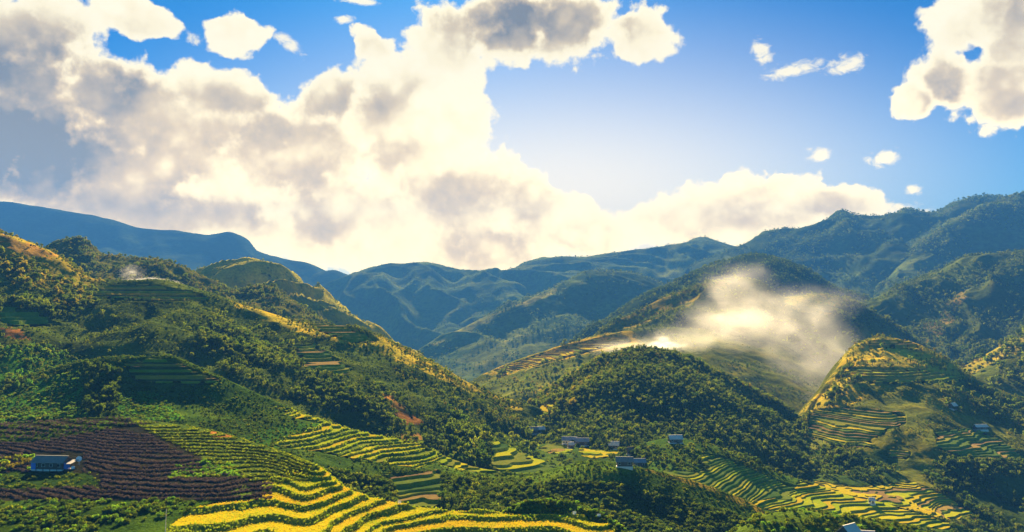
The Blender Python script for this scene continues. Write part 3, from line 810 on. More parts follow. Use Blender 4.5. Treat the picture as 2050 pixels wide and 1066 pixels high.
# --- terraced hill on the right
Hill('right_hillside', 'terraced hillside on the right, golden top and scrubby face', [
    [(1440, 985, 640), (1490, 950, 650), (1540, 902, 668), (1600, 835, 700), (1650, 770, 750), (1690, 715, 790), (1725, 685, 812), (1765, 675, 822), (1815, 682, 820), (1880, 712, 805), (1950, 755, 785), (2050, 800, 760), (2250, 870, 730)],
    [(1440, 992, 615), (1540, 922, 632), (1600, 860, 660), (1650, 810, 695), (1700, 772, 712), (1765, 756, 722), (1830, 762, 722), (1900, 786, 712), (1960, 815, 700), (2050, 850, 685), (2250, 910, 660)],
    [(1440, 1000, 590), (1540, 945, 600), (1600, 905, 620), (1680, 850, 640), (1765, 826, 648), (1850, 832, 645), (1950, 862, 635), (2050, 895, 622), (2250, 950, 600)],
    [(1440, 1012, 560), (1560, 965, 570), (1680, 918, 585), (1765, 908, 585), (1850, 915, 580), (1950, 940, 570), (2050, 965, 560), (2250, 1010, 545)],
    [(1440, 1020, 555.3), (1560, 975, 563.8), (1680, 950, 564.0), (1765, 950, 557.5), (1850, 960, 551.1), (1950, 985, 542.4), (2050, 1010, 533.6), (2250, 1050, 523.0)],
    [(1440, 1035, 540.9), (1560, 1000, 537.7), (1680, 985, 526.5), (1765, 990, 515.5), (1850, 1005, 505.7), (1950, 1030, 499.6), (2050, 1066, 484.3), (2250, 1100, 482.2)],
    [(1440, 1090, 493.7), (1560, 1045, 496.4), (1680, 1030, 485.0), (1765, 1040, 471.1), (1850, 1060, 459.4), (1950, 1085, 455.7), (2050, 1130, 438.1), (2250, 1180, 428.7)],
    [(1440, 1260, 406.5), (1560, 1260, 385.5), (1680, 1260, 369.0), (1765, 1260, 363.4), (1850, 1260, 363.9), (1950, 1260, 372.8), (2050, 1260, 378.9), (2250, 1260, 393.1)],
], (150, 80), 380, (36, 36, 36, 24, 36, 30, 8), 'land', (0.125, 0.130, 0.034), noise=((4, 80, 4), (0.8, 18, 3)), spur=(3.0, 90, -0.1), shoulder=(34, 0.16), seed=9,
    zones=[
        ([(1680, 720), (1730, 680), (1815, 678), (1900, 715), (1960, 755), (1900, 760), (1800, 745), (1700, 760)], (0.42, 0.31, 0.05), 12),
        ([(1580, 860), (1690, 730), (1730, 790), (1640, 870)], (0.38, 0.28, 0.05), 10),  # left flank: sunlight put into the cover as gold
        ([(1540, 930), (1700, 905), (1790, 900), (1800, 970), (1700, 990), (1560, 985)], (0.045, 0.075, 0.026), 12),
        ([(1900, 960), (2060, 930), (2060, 1080), (1940, 1080)], (0.040, 0.065, 0.026), 12),
    ],
    lower=[
        T([(1740, 682), (1815, 682), (1850, 696), (1740, 696)], 2.4, ['rice_gold', 'rice_stubble'], res=(120, 50), wig=0.4, bank='bank_dry'),
        T([(1710, 735), (1850, 738), (1930, 755), (1920, 764), (1820, 768), (1740, 768), (1690, 750)], 2.2, ['rice_gold', 'rice_yellow', 'rice_green'], res=(180, 80), wig=0.9, bank='bank_dry'),
        T([(1630, 820), (1700, 815), (1812, 828), (1812, 848), (1740, 880), (1760, 896), (1690, 896), (1610, 870), (1618, 845)], 1.35, ['rice_stubble', 'rice_green', 'rice_green', 'rice_stubble', 'rice_gold'], res=(240, 160), wig=0.5),
        T([(1870, 862), (1960, 858), (2040, 905), (2080, 925), (1950, 920), (1880, 900)], 1.35, ['rice_green', 'rice_young', 'rice_young', 'rice_stubble'], res=(220, 130), wig=0.4),
        T([(1630, 962), (1720, 975), (1830, 965), (1900, 995), (1960, 1040), (1900, 1040), (1800, 1020), (1720, 1000), (1640, 978)], 0.9, ['rice_gold', 'rice_gold', 'rice_stubble', 'rice_yellow'], res=(300, 160), wig=0.6, wigs=26, w=0.12, jit=7),
        T([(1560, 915), (1650, 900), (1640, 920), (1570, 930)], 1.7, ['rice_young'], res=(90, 50)),
        T([(1780, 900), (1825, 905), (1815, 920), (1785, 915)], 1.3, ['rice_gold', 'rice_stubble'], res=(70, 40)),
    ])
# --- golden terraced shoulder beyond the dome
Hill('golden_shoulder', 'sunlit shoulder of golden terraces beyond the wooded dome', [
    [(900, 790, 1080), (960, 752, 1090), (1010, 730, 1100), (1070, 708, 1105), (1140, 688, 1110), (1200, 670, 1115), (1250, 662, 1120), (1320, 655, 1130), (1420, 660, 1140), (1560, 690, 1120), (1680, 740, 1080)],
    [(900, 800, 1000), (960, 775, 1005), (1070, 735, 1010), (1200, 706, 1015), (1320, 692, 1020), (1420, 700, 1010), (1560, 735, 1000), (1680, 780, 980)],
    [(900, 820, 940), (1070, 768, 930), (1200, 742, 925), (1320, 735, 920), (1560, 780, 910), (1680, 820, 900)],
    [(900, 860, 880), (1070, 810, 860), (1320, 800, 840), (1680, 880, 820)],
    [(900, 1000, 800), (1320, 960, 780), (1680, 1020, 760)],
], (180, 80), 260, (36, 36, 20, 8), 'land', (0.10, 0.115, 0.032), noise=((4, 90, 4), (0.8, 20, 2)), shoulder=(22, 0.10), seed=10,
    zones=[([(960, 750), (1140, 686), (1260, 660), (1290, 690), (1200, 705), (1100, 725), (1010, 752)], (0.32, 0.22, 0.035), 8),
           ([(1060, 790), (1160, 735), (1240, 715), (1220, 728), (1130, 770)], (0.30, 0.21, 0.035), 6),
           ([(1290, 700), (1500, 660), (1690, 750), (1660, 840), (1450, 800)], (0.11, 0.115, 0.030), 12)],
    lower=[T([(985, 742), (1070, 712), (1150, 688), (1240, 668), (1265, 684), (1190, 702), (1090, 728), (1010, 748)], 2.0, ['rice_gold', 'rice_yellow', 'rice_gold', 'rice_green'], res=(260, 100), wig=1.2, wigs=40, bank='rice_stubble', w=0.10)])
# --- wooded ridges on the right, middle distance
Hill('middle_ridge', 'sunlit wooded spur descending from the right behind the smoke', [
    [(1150, 720, 1250), (1210, 655, 1270), (1260, 628, 1290), (1330, 592, 1310), (1400, 570, 1320), (1450, 556, 1320), (1520, 566, 1310), (1570, 598, 1300), (1630, 592, 1290), (1690, 602, 1280), (1760, 640, 1260), (1840, 682, 1240), (1900, 722, 1220), (1980, 770, 1200), (2080, 830, 1170)],
    [(1150, 740, 1180), (1260, 672, 1190), (1330, 640, 1200), (1450, 614, 1200), (1570, 640, 1195), (1690, 650, 1180), (1840, 716, 1160), (2080, 850, 1110)],
    [(1150, 780, 1100), (1330, 715, 1090), (1450, 690, 1090), (1690, 720, 1080), (1840, 770, 1070), (2080, 890, 1030)],
    [(1150, 900, 1000), (1450, 840, 980), (1840, 880, 970), (2080, 980, 950)],
], (250, 130), 300, (44, 36, 12), 'land', (0.080, 0.095, 0.030), noise=((8, 130, 4), (1.5, 30, 3)), spur=(14, 150, 0.3), shoulder=(20, 0.15), seed=11,
    zones=[([(1240, 640), (1330, 590), (1450, 554), (1460, 575), (1350, 620), (1260, 665)], (0.20, 0.155, 0.035), 12),  # lit crest of the spur, painted in gold cover
           ([(1570, 598), (1630, 588), (1700, 604), (1660, 625), (1590, 625)], (0.24, 0.19, 0.035), 10)])  # second sunlit patch, also painted into the cover
Hill('dark_ridge', 'dark wooded ridge rising to a blunt summit behind the smoke', [
    [(1150, 680, 1700), (1215, 640, 1720), (1290, 596, 1750), (1370, 560, 1780), (1440, 530, 1800), (1500, 513, 1800), (1560, 520, 1790), (1620, 545, 1770), (1680, 580, 1740), (1740, 602, 1720), (1840, 680, 1660)],
    [(1150, 700, 1600), (1290, 640, 1600), (1440, 590, 1610), (1560, 585, 1610), (1680, 630, 1580), (1840, 715, 1530)],
    [(1150, 800, 1400), (1440, 720, 1400), (1840, 820, 1380)],
], (350, 180), 240, (44, 16), 'land', (0.042, 0.062, 0.024), noise=((10, 150, 4), (2, 36, 3)), spur=(20, 190, 0.4), seed=12)
Hill('wooded_flank', 'broad wooded flank with a sunlit rib at the right edge', [
    [(1640, 700, 1500), (1730, 618, 1580), (1790, 583, 1640), (1860, 550, 1690), (1940, 522, 1720), (2040, 508, 1730), (2160, 500, 1730), (2350, 540, 1700)],
    [(1640, 715, 1420), (1730, 665, 1440), (1860, 620, 1470), (1940, 600, 1480), (2040, 590, 1480), (2160, 585, 1480), (2350, 610, 1470)],
    [(1640, 740, 1340), (1860, 700, 1310), (1940, 690, 1300), (2040, 680, 1300), (2160, 670, 1300), (2350, 690, 1300)],
    [(1640, 850, 1200), (1940, 800, 1150), (2350, 800, 1150)],
], (350, 170), 260, (44, 40, 14), 'land', (0.066, 0.082, 0.028), noise=((10, 150, 4), (2, 34, 3)), spur=(22, 170, -0.35), shoulder=(16, 0.2), seed=13,
    zones=[([(1850, 660), (1900, 600), (1930, 575), (1935, 600), (1890, 660), (1860, 690)], (0.19, 0.14, 0.04), 12)])  # sunlit rib: the light is painted as a paler strip
Hill('edge_knob', 'sunlit grassy knob with dark trees at the right edge', [
    [(1860, 770, 960), (1910, 745, 975), (1960, 716, 990), (2010, 690, 1000), (2060, 666, 1010), (2150, 640, 1010), (2300, 660, 1000)],
    [(1860, 785, 900), (1960, 752, 905), (2060, 725, 905), (2150, 710, 905), (2300, 720, 900)],
    [(1860, 820, 840), (2060, 790, 830), (2300, 790, 820)],
    [(1860, 900, 780), (2060, 880, 760), (2300, 880, 750)],
], (150, 80), 140, (36, 24, 8), 'land', (0.085, 0.10, 0.03), noise=((4, 70, 3), (1, 18, 2)), shoulder=(18, 0.14), seed=14,
    zones=[([(1900, 745), (2010, 688), (2100, 660), (2100, 690), (2010, 715), (1930, 755)], (0.26, 0.20, 0.04), 8)])  # gold band paints the sun along the top of the knob
# --- hills behind the left ridge
Hill('behind_left_hill', 'row of scrubby domed hilltops behind the left ridge', [
    [(0, 520, 1000), (80, 505, 1010), (120, 482, 1020), (160, 478, 1020), (205, 506, 1010), (250, 514, 1010), (300, 518, 1010), (360, 540, 1000), (430, 566, 990), (480, 590, 980), (505, 578, 980), (530, 574, 980), (565, 590, 970), (620, 628, 960), (720, 680, 930)],
    [(0, 560, 920), (120, 540, 920), (205, 552, 915), (300, 565, 915), (430, 605, 900), (530, 620, 890), (620, 665, 870), (720, 710, 850)],
    [(0, 640, 820), (300, 650, 810), (530, 690, 800), (720, 760, 770)],
], (180, 90), 300, (40, 16), 'land', (0.105, 0.105, 0.032), noise=((4, 70, 4), (1.2, 20, 3)), spur=(7, 70, -0.4), shoulder=(16, 0.14), seed=15)
Hill('ribbed_hill', 'hill with sunlit ribs running down to the valley', [
    [(330, 590, 1350), (400, 546, 1360), (440, 536, 1370), (480, 532, 1380), (520, 529, 1380), (560, 540, 1375), (600, 560, 1365), (650, 592, 1350), (700, 628, 1330), (750, 664, 1310), (830, 715, 1270), (920, 770, 1220)],
    [(330, 620, 1240), (480, 580, 1240), (560, 590, 1230), (650, 635, 1210), (750, 700, 1180), (920, 800, 1100)],
    [(330, 720, 1100), (560, 700, 1080), (750, 780, 1040), (920, 880, 980)],
], (280, 140), 320, (54, 20), 'land', (0.30, 0.25, 0.050), noise=((6, 110, 4), (1.5, 26, 3)), spur=(26, 110, -0.6), shoulder=(16, 0.12), seed=16)  # gold base colour paints the sunlight on this hill
# --- far mountains
Hill('middle_mountain', 'blue hazy mountain closing the valley', [
    [(560, 640, 3900), (620, 600, 3950), (670, 570, 4000), (720, 549, 4050), (790, 531, 4100), (860, 529, 4100), (900, 540, 4080), (940, 549, 4050), (1000, 547, 4050), (1060, 532, 4080), (1130, 520, 4100), (1220, 512, 4100), (1300, 499, 4100), (1360, 489, 4100), (1410, 477, 4100), (1450, 489, 4050), (1520, 500, 4000), (1700, 520, 3900)],
    [(560, 680, 3500), (720, 610, 3500), (860, 600, 3480), (1000, 605, 3480), (1130, 585, 3480), (1300, 565, 3480), (1410, 555, 3450), (1700, 590, 3350)],
    [(560, 730, 3000), (860, 700, 2900), (1130, 680, 2880), (1410, 650, 2880), (1700, 670, 2850)],
    [(560, 780, 2500), (860, 760, 2300), (1130, 755, 2250), (1410, 745, 2250), (1700, 760, 2250)],
    [(560, 900, 2000), (1130, 880, 1900), (1700, 900, 1900)],
], (700, 350), 340, (50, 50, 36, 8), 'far_land', (0.085, 0.110, 0.036), noise=((12, 420, 4), (9, 130, 4)), spur=(95, 520, 0.55), seed=17, crest_noise=0.15,
    zones=[([(960, 690), (1080, 650), (1180, 670), (1100, 720), (980, 745)], (0.11, 0.12, 0.045), 14)])
Hill('valley_spur', 'long spur with a bright crest reaching down into the far valley', [
    [(740, 760, 2300), (800, 726, 2380), (880, 682, 2480), (960, 642, 2560), (1040, 606, 2640), (1115, 578, 2720), (1180, 552, 2800), (1240, 548, 2850), (1330, 570, 2800)],
    [(740, 770, 2200), (880, 718, 2280), (1040, 665, 2350), (1180, 640, 2380), (1330, 640, 2350)],
    [(740, 800, 2000), (1040, 745, 2000), (1330, 740, 2000)],
    [(740, 900, 1750), (1040, 870, 1700), (1330, 870, 1700)],
], (450, 260), 220, (44, 30, 8), 'far_land', (0.075, 0.098, 0.036), noise=((10, 260, 4), (2.5, 60, 3)), spur=(26, 300, 0.4), shoulder=(12, 0.12), seed=18, crest_noise=0.2,
    zones=[([(860, 690), (960, 640), (1115, 576), (1118, 584), (980, 645), (880, 695)], (0.20, 0.18, 0.05), 3),  # bright crest strip: painted edge light
           ([(900, 720), (1060, 665), (1100, 690), (980, 740)], (0.12, 0.13, 0.045), 14)])
Hill('right_mountain', 'high dark mountain range on the right', [
    [(1380, 540, 3300), (1440, 510, 3300), (1480, 492, 3300), (1540, 467, 3300), (1590, 463, 3280), (1640, 448, 3280), (1690, 432, 3280), (1720, 440, 3250), (1760, 441, 3220), (1790, 431, 3200), (1815, 420, 3200), (1845, 425, 3180), (1870, 428, 3180), (1920, 404, 3180), (1980, 393, 3180), (2050, 390, 3180), (2250, 372, 3150)],
    [(1380, 580, 2900), (1480, 545, 2850), (1590, 525, 2800), (1690, 505, 2780), (1790, 500, 2760), (1920, 490, 2740), (2050, 478, 2740), (2250, 465, 2740)],
    [(1380, 640, 2400), (1590, 600, 2350), (1790, 590, 2300), (2050, 570, 2280), (2250, 560, 2280)],
    [(1380, 720, 2000), (1590, 690, 1950), (1790, 690, 1900), (2250, 680, 1850)],
], (600, 320), 340, (56, 50, 16), 'far_land', (0.055, 0.076, 0.032), noise=((16, 320, 4), (4, 70, 3)), spur=(80, 420, 0.3), seed=19, crest_noise=0.12)
Hill('mountain_buttress', 'steep shoulder dropping from the highest summit on the right', [
    [(1750, 590, 2450), (1800, 535, 2520), (1840, 495, 2580), (1890, 458, 2640), (1950, 422, 2700), (2005, 398, 2740), (2070, 388, 2760), (2250, 385, 2760)],
    [(1750, 610, 2330), (1840, 565, 2350), (1950, 520, 2360), (2070, 490, 2360), (2250, 480, 2360)],
    [(1750, 660, 2150), (1950, 610, 2100), (2250, 590, 2050)],
    [(1750, 760, 1900), (2250, 720, 1850)],
], (400, 260), 220, (50, 36, 10), 'far_land', (0.060, 0.080, 0.032), noise=((18, 240, 4), (4, 60, 3)), spur=(45, 260, -0.3), seed=20, crest_noise=0.2)
Hill('blue_mountain', 'far blue mountain on the left with its top against the cloud', [
    [(-500, 380, 4700), (-200, 392, 4700), (0, 404, 4700), (60, 412, 4700), (130, 424, 4700), (215, 436, 4700), (280, 458, 4700), (350, 462, 4700), (410, 470, 4700), (455, 466, 4700), (490, 478, 4700), (515, 502, 4700), (560, 514, 4700), (620, 530, 4700), (680, 556, 4700), (760, 580, 4700), (900, 620, 4700)],
    [(-500, 480, 4200), (0, 490, 4200), (280, 520, 4200), (515, 560, 4200), (760, 610, 4200), (900, 640, 4200)],
    [(-500, 620, 3300), (280, 640, 3300), (900, 680, 3300)],
], (600, 400), 240, (40, 14), 'far_land', (0.030, 0.050, 0.045), noise=((16, 260, 4),), spur=(16, 450, 0.3), seed=21, crest_noise=0.35)
Hill('notch_hill', 'pale distant peak in the notch of the valley', [
    [(540, 600, 4500), (600, 562, 4500), (640, 545, 4500), (665, 541, 4500), (690, 549, 4500), (720, 562, 4500), (800, 600, 4500)],
    [(540, 640, 4200), (665, 600, 4200), (800, 640, 4200)],
    [(540, 700, 3900), (800, 700, 3900)],
], (450, 250), 90, (26, 12), 'far_land', (0.06, 0.08, 0.045), noise=((30, 500, 4),), seed=22, crest_noise=0.2)

for H in HILLS: H.build()

# ground sheet under everything, out to the horizon
G = 5600.0
n = 40
gx, gy = np.meshgrid(np.linspace(-G, G, n), np.linspace(-900, 5900, n))
gz = np.full_like(gx, -330.0) + 12 * fbm(gx / 2500, gy / 2500, 2)
idx = np.arange(n * n).reshape(n, n)
F = np.stack([idx[:-1, :-1], idx[:-1, 1:], idx[1:, 1:], idx[1:, :-1]], -1).reshape(-1, 4)
gc = np.empty((n * n, 3)); gc[:] = (0.05, 0.07, 0.035)
ground = tag(link('ground', mesh_from('ground', np.stack([gx, gy, gz], -1).reshape(-1, 3), F, 4, [M['far_land']], True, gc)), 'low valley ground under the hills', kind='structure')

# ------------------------------------------------------------------ rays onto the land
_bv = []; _bf = []; _off = 0
_owner = []
for H in HILLS:
    P = H.P[::2, ::2]
    a, b = P.shape[:2]
    idx = np.arange(a * b).reshape(a, b) + _off
    f = np.stack([idx[:-1, :-1], idx[1:, :-1], idx[1:, 1:], idx[:-1, 1:]], -1).reshape(-1, 4)
    _bv.append(P.reshape(-1, 3)); _bf.append(f); _owner += [H.name] * len(f); _off += a * b
BVH = BVHTree.FromPolygons(np.concatenate(_bv).tolist(), np.concatenate(_bf).tolist())
HB = {H.name: H for H in HILLS}


def on_land(px, py):
    """First point of the land met along the survey ray."""
    r = rays(px, py)
    hit, nrm, i, d = BVH.ray_cast(Vector((0, 0, 0)), Vector(r).normalized())
    return (Vector(hit), _owner[i]) if hit else (None, None)


def drop(x, y):
    hit, nrm, i, d = BVH.ray_cast(Vector((x, y, 3000.0)), Vector((0, 0, -1)))
    return hit.z if hit else -330.0


def seen(p):
    p = Vector(p)
    d = p.length
    hit, nrm, i, dist = BVH.ray_cast(Vector((0, 0, 0)), p / d, d - 3.0)
    return hit is None


# ------------------------------------------------------------------ plants
def rand_unit(n, r):
    v = r.normal(size=(n, 3))
    return v / np.linalg.norm(v, axis=1, keepdims=True)


def leaf_cloud(lobes, n, size, r, droop=0.0):
    """Small folded leaf sprays spread over the outer half of a set of lobes."""
    lob = np.asarray(lobes, float)
    vol = lob[:, 3] * lob[:, 4]
    pick = r.choice(len(lob), n, p=vol / vol.sum())
    L = lob[pick]
    d = rand_unit(n, r)
    rad = r.uniform(0.55, 1.04, n) ** 0.7
    c = L[:, :3] + d * rad[:, None] * np.stack([L[:, 3], L[:, 3], L[:, 4]], 1)
    nrm = d + 0.9 * rand_unit(n, r) + np.array([0, 0, 0.35])
    nrm /= np.linalg.norm(nrm, axis=1, keepdims=True)
    t = np.cross(nrm, rand_unit(n, r)); t /= np.linalg.norm(t, axis=1, keepdims=True)
    b = np.cross(nrm, t)
    s = size * r.uniform(0.6, 1.35, n)[:, None]
    t, b = t * s, b * s * r.uniform(0.5, 0.95, n)[:, None]
    fold = nrm * s * 0.35
    v = np.stack([c - t, c - b * 0.9 - fold, c + t - np.array([0, 0, droop]) * s, c + b * 0.9 - fold], 1).reshape(-1, 3)
    f = np.arange(n * 4).reshape(n, 4)
    f3 = np.concatenate([f[:, [0, 1, 2]], f[:, [0, 2, 3]]])
    return v, f3


def tube(path, radii, sides=6):
    path = np.asarray(path, float)
    a = np.linspace(0, 2 * math.pi, sides, endpoint=False)
    v = []; f = []
    for i, (p, rr) in enumerate(zip(path, radii)):
        d = path[min(i + 1, len(path) - 1)] - path[max(i - 1, 0)]
        d = d / (np.linalg.norm(d) + 1e-9)
        x = np.cross(d, [0.3, 1, 0.1]); x /= np.linalg.norm(x); y = np.cross(d, x)
        v += [p + rr * (math.cos(t) * x + math.sin(t) * y) for t in a]
        if i:
            o = (i - 1) * sides
            for k in range(sides):
                k2 = (k + 1) % sides
                f += [(o + k, o + k2, o + sides + k2), (o + k, o + sides + k2, o + sides + k)]
    return np.array(v), np.array(f)


def join(parts):
    V = []; F_ = []; o = 0
    for v, f in parts:
        V.append(v); F_.append(f + o); o += len(v)
    return np.concatenate(V), np.concatenate(F_)


def tree_meshes(kind, leafm, seed):
    r = np.random.default_rng(seed)
    if kind == 'broad':
        lobes = [(0, 0, 0.66, 0.24, 0.22)]
        for k in range(7):
            a = k * 0.9 + r.uniform(0, 0.6); q_ = r.uniform(0.12, 0.27)
            lobes.append((q_ * math.cos(a), q_ * math.sin(a), r.uniform(0.42, 0.84), r.uniform(0.11, 0.19), r.uniform(0.10, 0.16)))
        cv, cf = leaf_cloud(lobes, 330, 0.062, r)
        tips = [l[:3] for l in lobes[1:6]]
        tr = [tube([(0, 0, -0.06), (0.01, 0, 0.15), (0.0, 0.01, 0.35), (0, 0, 0.62)], [0.034, 0.026, 0.02, 0.009])]
        for t in tips: tr.append(tube([(0, 0, 0.28), (t[0] * 0.55, t[1] * 0.55, t[2] - 0.12), t], [0.014, 0.010, 0.004], 5))
    elif kind == 'tall':
        lobes = []
        for k in range(8):
            z = 0.28 + 0.085 * k
            w = 0.13 * (1.0 - 0.55 * abs(k - 3) / 5.0)
            lobes.append((r.uniform(-0.05, 0.05), r.uniform(-0.05, 0.05), z, w, 0.075))
        cv, cf = leaf_cloud(lobes, 260, 0.05, r, 0.4)
        tr = [tube([(0, 0, -0.06), (0.008, 0, 0.3), (0.0, 0.01, 0.6), (0, 0, 0.93)], [0.022, 0.018, 0.012, 0.004])]
        for k in range(4):
            a = k * 1.7
            tr.append(tube([(0, 0, 0.3 + 0.12 * k), (0.09 * math.cos(a), 0.09 * math.sin(a), 0.38 + 0.12 * k)], [0.008, 0.003], 5))
    elif kind == 'bush':
        lobes = [(0, 0, 0.30, 0.34, 0.30)]
        for k in range(6):
            a = k * 1.05 + r.uniform(0, 0.5); q_ = r.uniform(0.2, 0.42)
            lobes.append((q_ * math.cos(a), q_ * math.sin(a), r.uniform(0.15, 0.5), r.uniform(0.14, 0.24), r.uniform(0.14, 0.24)))
        cv, cf = leaf_cloud(lobes, 200, 0.10, r)
        tr = [tube([(0, 0, -0.1), (0.02, 0, 0.35)], [0.03, 0.012], 5)]
    elif kind == 'bamboo':
        tr = []; cs = []
        for k in range(9):
            a = k * 0.7 + r.uniform(0, 0.5); lean = r.uniform(0.10, 0.30); ht = r.uniform(0.7, 1.0)
            pth = [(lean * q_ ** 2.2 * math.cos(a) + 0.03 * math.cos(a), lean * q_ ** 2.2 * math.sin(a) + 0.03 * math.sin(a), ht * (q_ - 0.16 * q_ ** 3) / 0.84 - 0.04) for q_ in np.linspace(0, 1, 6)]
            tr.append(tube(pth, [0.012, 0.011, 0.010, 0.008, 0.006, 0.003], 4))
            for q_ in np.linspace(0.32, 1.0, 9):
                i_ = min(int(q_ * 5), 4); t_ = q_ * 5 - i_
                cs.append(tuple(np.array(pth[i_]) * (1 - t_) + np.array(pth[i_ + 1]) * t_) + (0.055, 0.045))
        cv, cf = leaf_cloud(cs, 300, 0.042, r, 0.8)
    else:   # crop plant: upright stalks with narrow drooping leaves
        n = 26
        a = r.uniform(0, 6.28, n); q_ = r.uniform(0.02, 0.16, n)
        base_ = np.stack([q_ * np.cos(a), q_ * np.sin(a), np.zeros(n)], 1)
        tip = base_ + np.stack([0.28 * np.cos(a), 0.28 * np.sin(a), r.uniform(0.55, 1.0, n)], 1)
        side = np.stack([-np.sin(a), np.cos(a), np.zeros(n)], 1) * 0.06
        mid = (base_ + tip) / 2 + np.array([0, 0, 0.12])
        cv = np.stack([base_, mid - side, tip, mid + side], 1).reshape(-1, 3)
        f = np.arange(n * 4).reshape(n, 4)
        cf = np.concatenate([f[:, [0, 1, 2]], f[:, [0, 2, 3]]])
        tr = [tube([(0, 0, -0.05), (0, 0, 0.5)], [0.02, 0.01], 4)]
    tv, tf = join(tr)
    crown = mesh_from('crown', cv, cf, 3, [M[leafm]], False)
    trunk = mesh_from('trunk', tv, tf, 3, [M['bark']], True)
    v, f = join([(cv, cf), (tv, tf)])
    both = mesh_from('plant', v, f, 3, [M[leafm], M['bark']], False, matidx=np.r_[np.zeros(len(cf)), np.ones(len(tf))])
    return crown, trunk, both


KINDS = [('broad', 'leaf_dark'), ('broad', 'leaf_dark'), ('broad', 'leaf_mid'), ('broad', 'leaf_mid'), ('tall', 'leaf_mid'), ('tall', 'leaf_dark'), ('broad', 'leaf_gold'), ('broad', 'leaf_bright'),
         ('bush', 'leaf_dark'), ('bush', 'leaf_mid'), ('bush', 'leaf_bright'), ('bush', 'leaf_gold'), ('crop', 'leaf_purple'), ('crop', 'leaf_mid'), ('bush', 'leaf_purple'), ('crop', 'rice_leaf'), ('crop', 'rice_leaf_green'), ('crop', 'grass_leaf'), ('bamboo', 'leaf_mid'), ('bamboo', 'leaf_dark')]
PROTO = [tree_meshes(k, m, 100 + i) for i, (k, m) in enumerate(KINDS)]
plant_col = bpy.data.collections.new('plants')
for i, (c, t, b) in enumerate(PROTO):
    plant_col.objects.link(bpy.data.objects.new(f'plant_{i:02d}', b))
TREE, DARKW, SUNW = (0, 1, 2, 3, 5), (0, 1, 0, 19, 5, 2, 18), (2, 3, 4, 18, 3, 6)  # SUNW: lighter and golden kinds stand in for sunlight on the woods
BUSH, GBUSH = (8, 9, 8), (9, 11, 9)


def gn_scatter():
    ng = bpy.data.node_groups.new('plant_scatter', 'GeometryNodeTree')
    ng.interface.new_socket('Geometry', in_out='INPUT', socket_type='NodeSocketGeometry')
    ng.interface.new_socket('Geometry', in_out='OUTPUT', socket_type='NodeSocketGeometry')
    nd = ng.nodes
    gi = nd.new('NodeGroupInput'); go = nd.new('NodeGroupOutput')
    ci = nd.new('GeometryNodeCollectionInfo')
    ci.inputs['Collection'].default_value = plant_col
    ci.inputs['Separate Children'].default_value = True
    ci.inputs['Reset Children'].default_value = True
    ip = nd.new('GeometryNodeInstanceOnPoints')
    ip.inputs['Pick Instance'].default_value = True

    def attr(nm, ty):
        a = nd.new('GeometryNodeInputNamedAttribute'); a.data_type = ty
        a.inputs['Name'].default_value = nm
        return a.outputs['Attribute']
    L = ng.links
    L.new(gi.outputs[0], ip.inputs['Points'])
    L.new(ci.outputs[0], ip.inputs['Instance'])
    L.new(attr('kind_id', 'INT'), ip.inputs['Instance Index'])
    L.new(attr('rot', 'FLOAT_VECTOR'), ip.inputs['Rotation'])
    L.new(attr('size', 'FLOAT_VECTOR'), ip.inputs['Scale'])
    L.new(ip.outputs[0], go.inputs[0])
    return ng


SCATTER = gn_scatter()


def scatter_object(name, pts, kinds, sizes, label, cat=None):
    me = bpy.data.meshes.new(name)
    n_ = len(pts)
    me.vertices.add(n_)
    me.vertices.foreach_set('co', np.asarray(pts, np.float32).ravel())
    a = me.attributes.new('kind_id', 'INT', 'POINT'); a.data.foreach_set('value', np.asarray(kinds, np.int32))
    rot = np.zeros((n_, 3), np.float32); rot[:, 2] = rng.uniform(0, 6.28, n_); rot[:, :2] = rng.normal(0, 0.06, (n_, 2))
    a = me.attributes.new('rot', 'FLOAT_VECTOR', 'POINT'); a.data.foreach_set('vector', rot.ravel())
    sz = np.asarray(sizes, np.float32)[:, None] * rng.uniform(0.85, 1.2, (n_, 3)).astype(np.float32)
    a = me.attributes.new('size', 'FLOAT_VECTOR', 'POINT'); a.data.foreach_set('vector', sz.ravel())
    o = link(name, me)
    md = o.modifiers.new('plants', 'NODES'); md.node_group = SCATTER
    tag(o, label, cat, kind='stuff')
    return o


FINE = ('left_hillside', 'wooded_dome', 'terraced_ridge', 'right_hillside', 'behind_left_hill', 'middle_ridge', 'dark_ridge', 'wooded_flank', 'terrace_tongue', 'lower_spur', 'golden_shoulder')
POOL = {}    # (hill, 'tree'|'bush') -> list of (points, kinds, sizes)


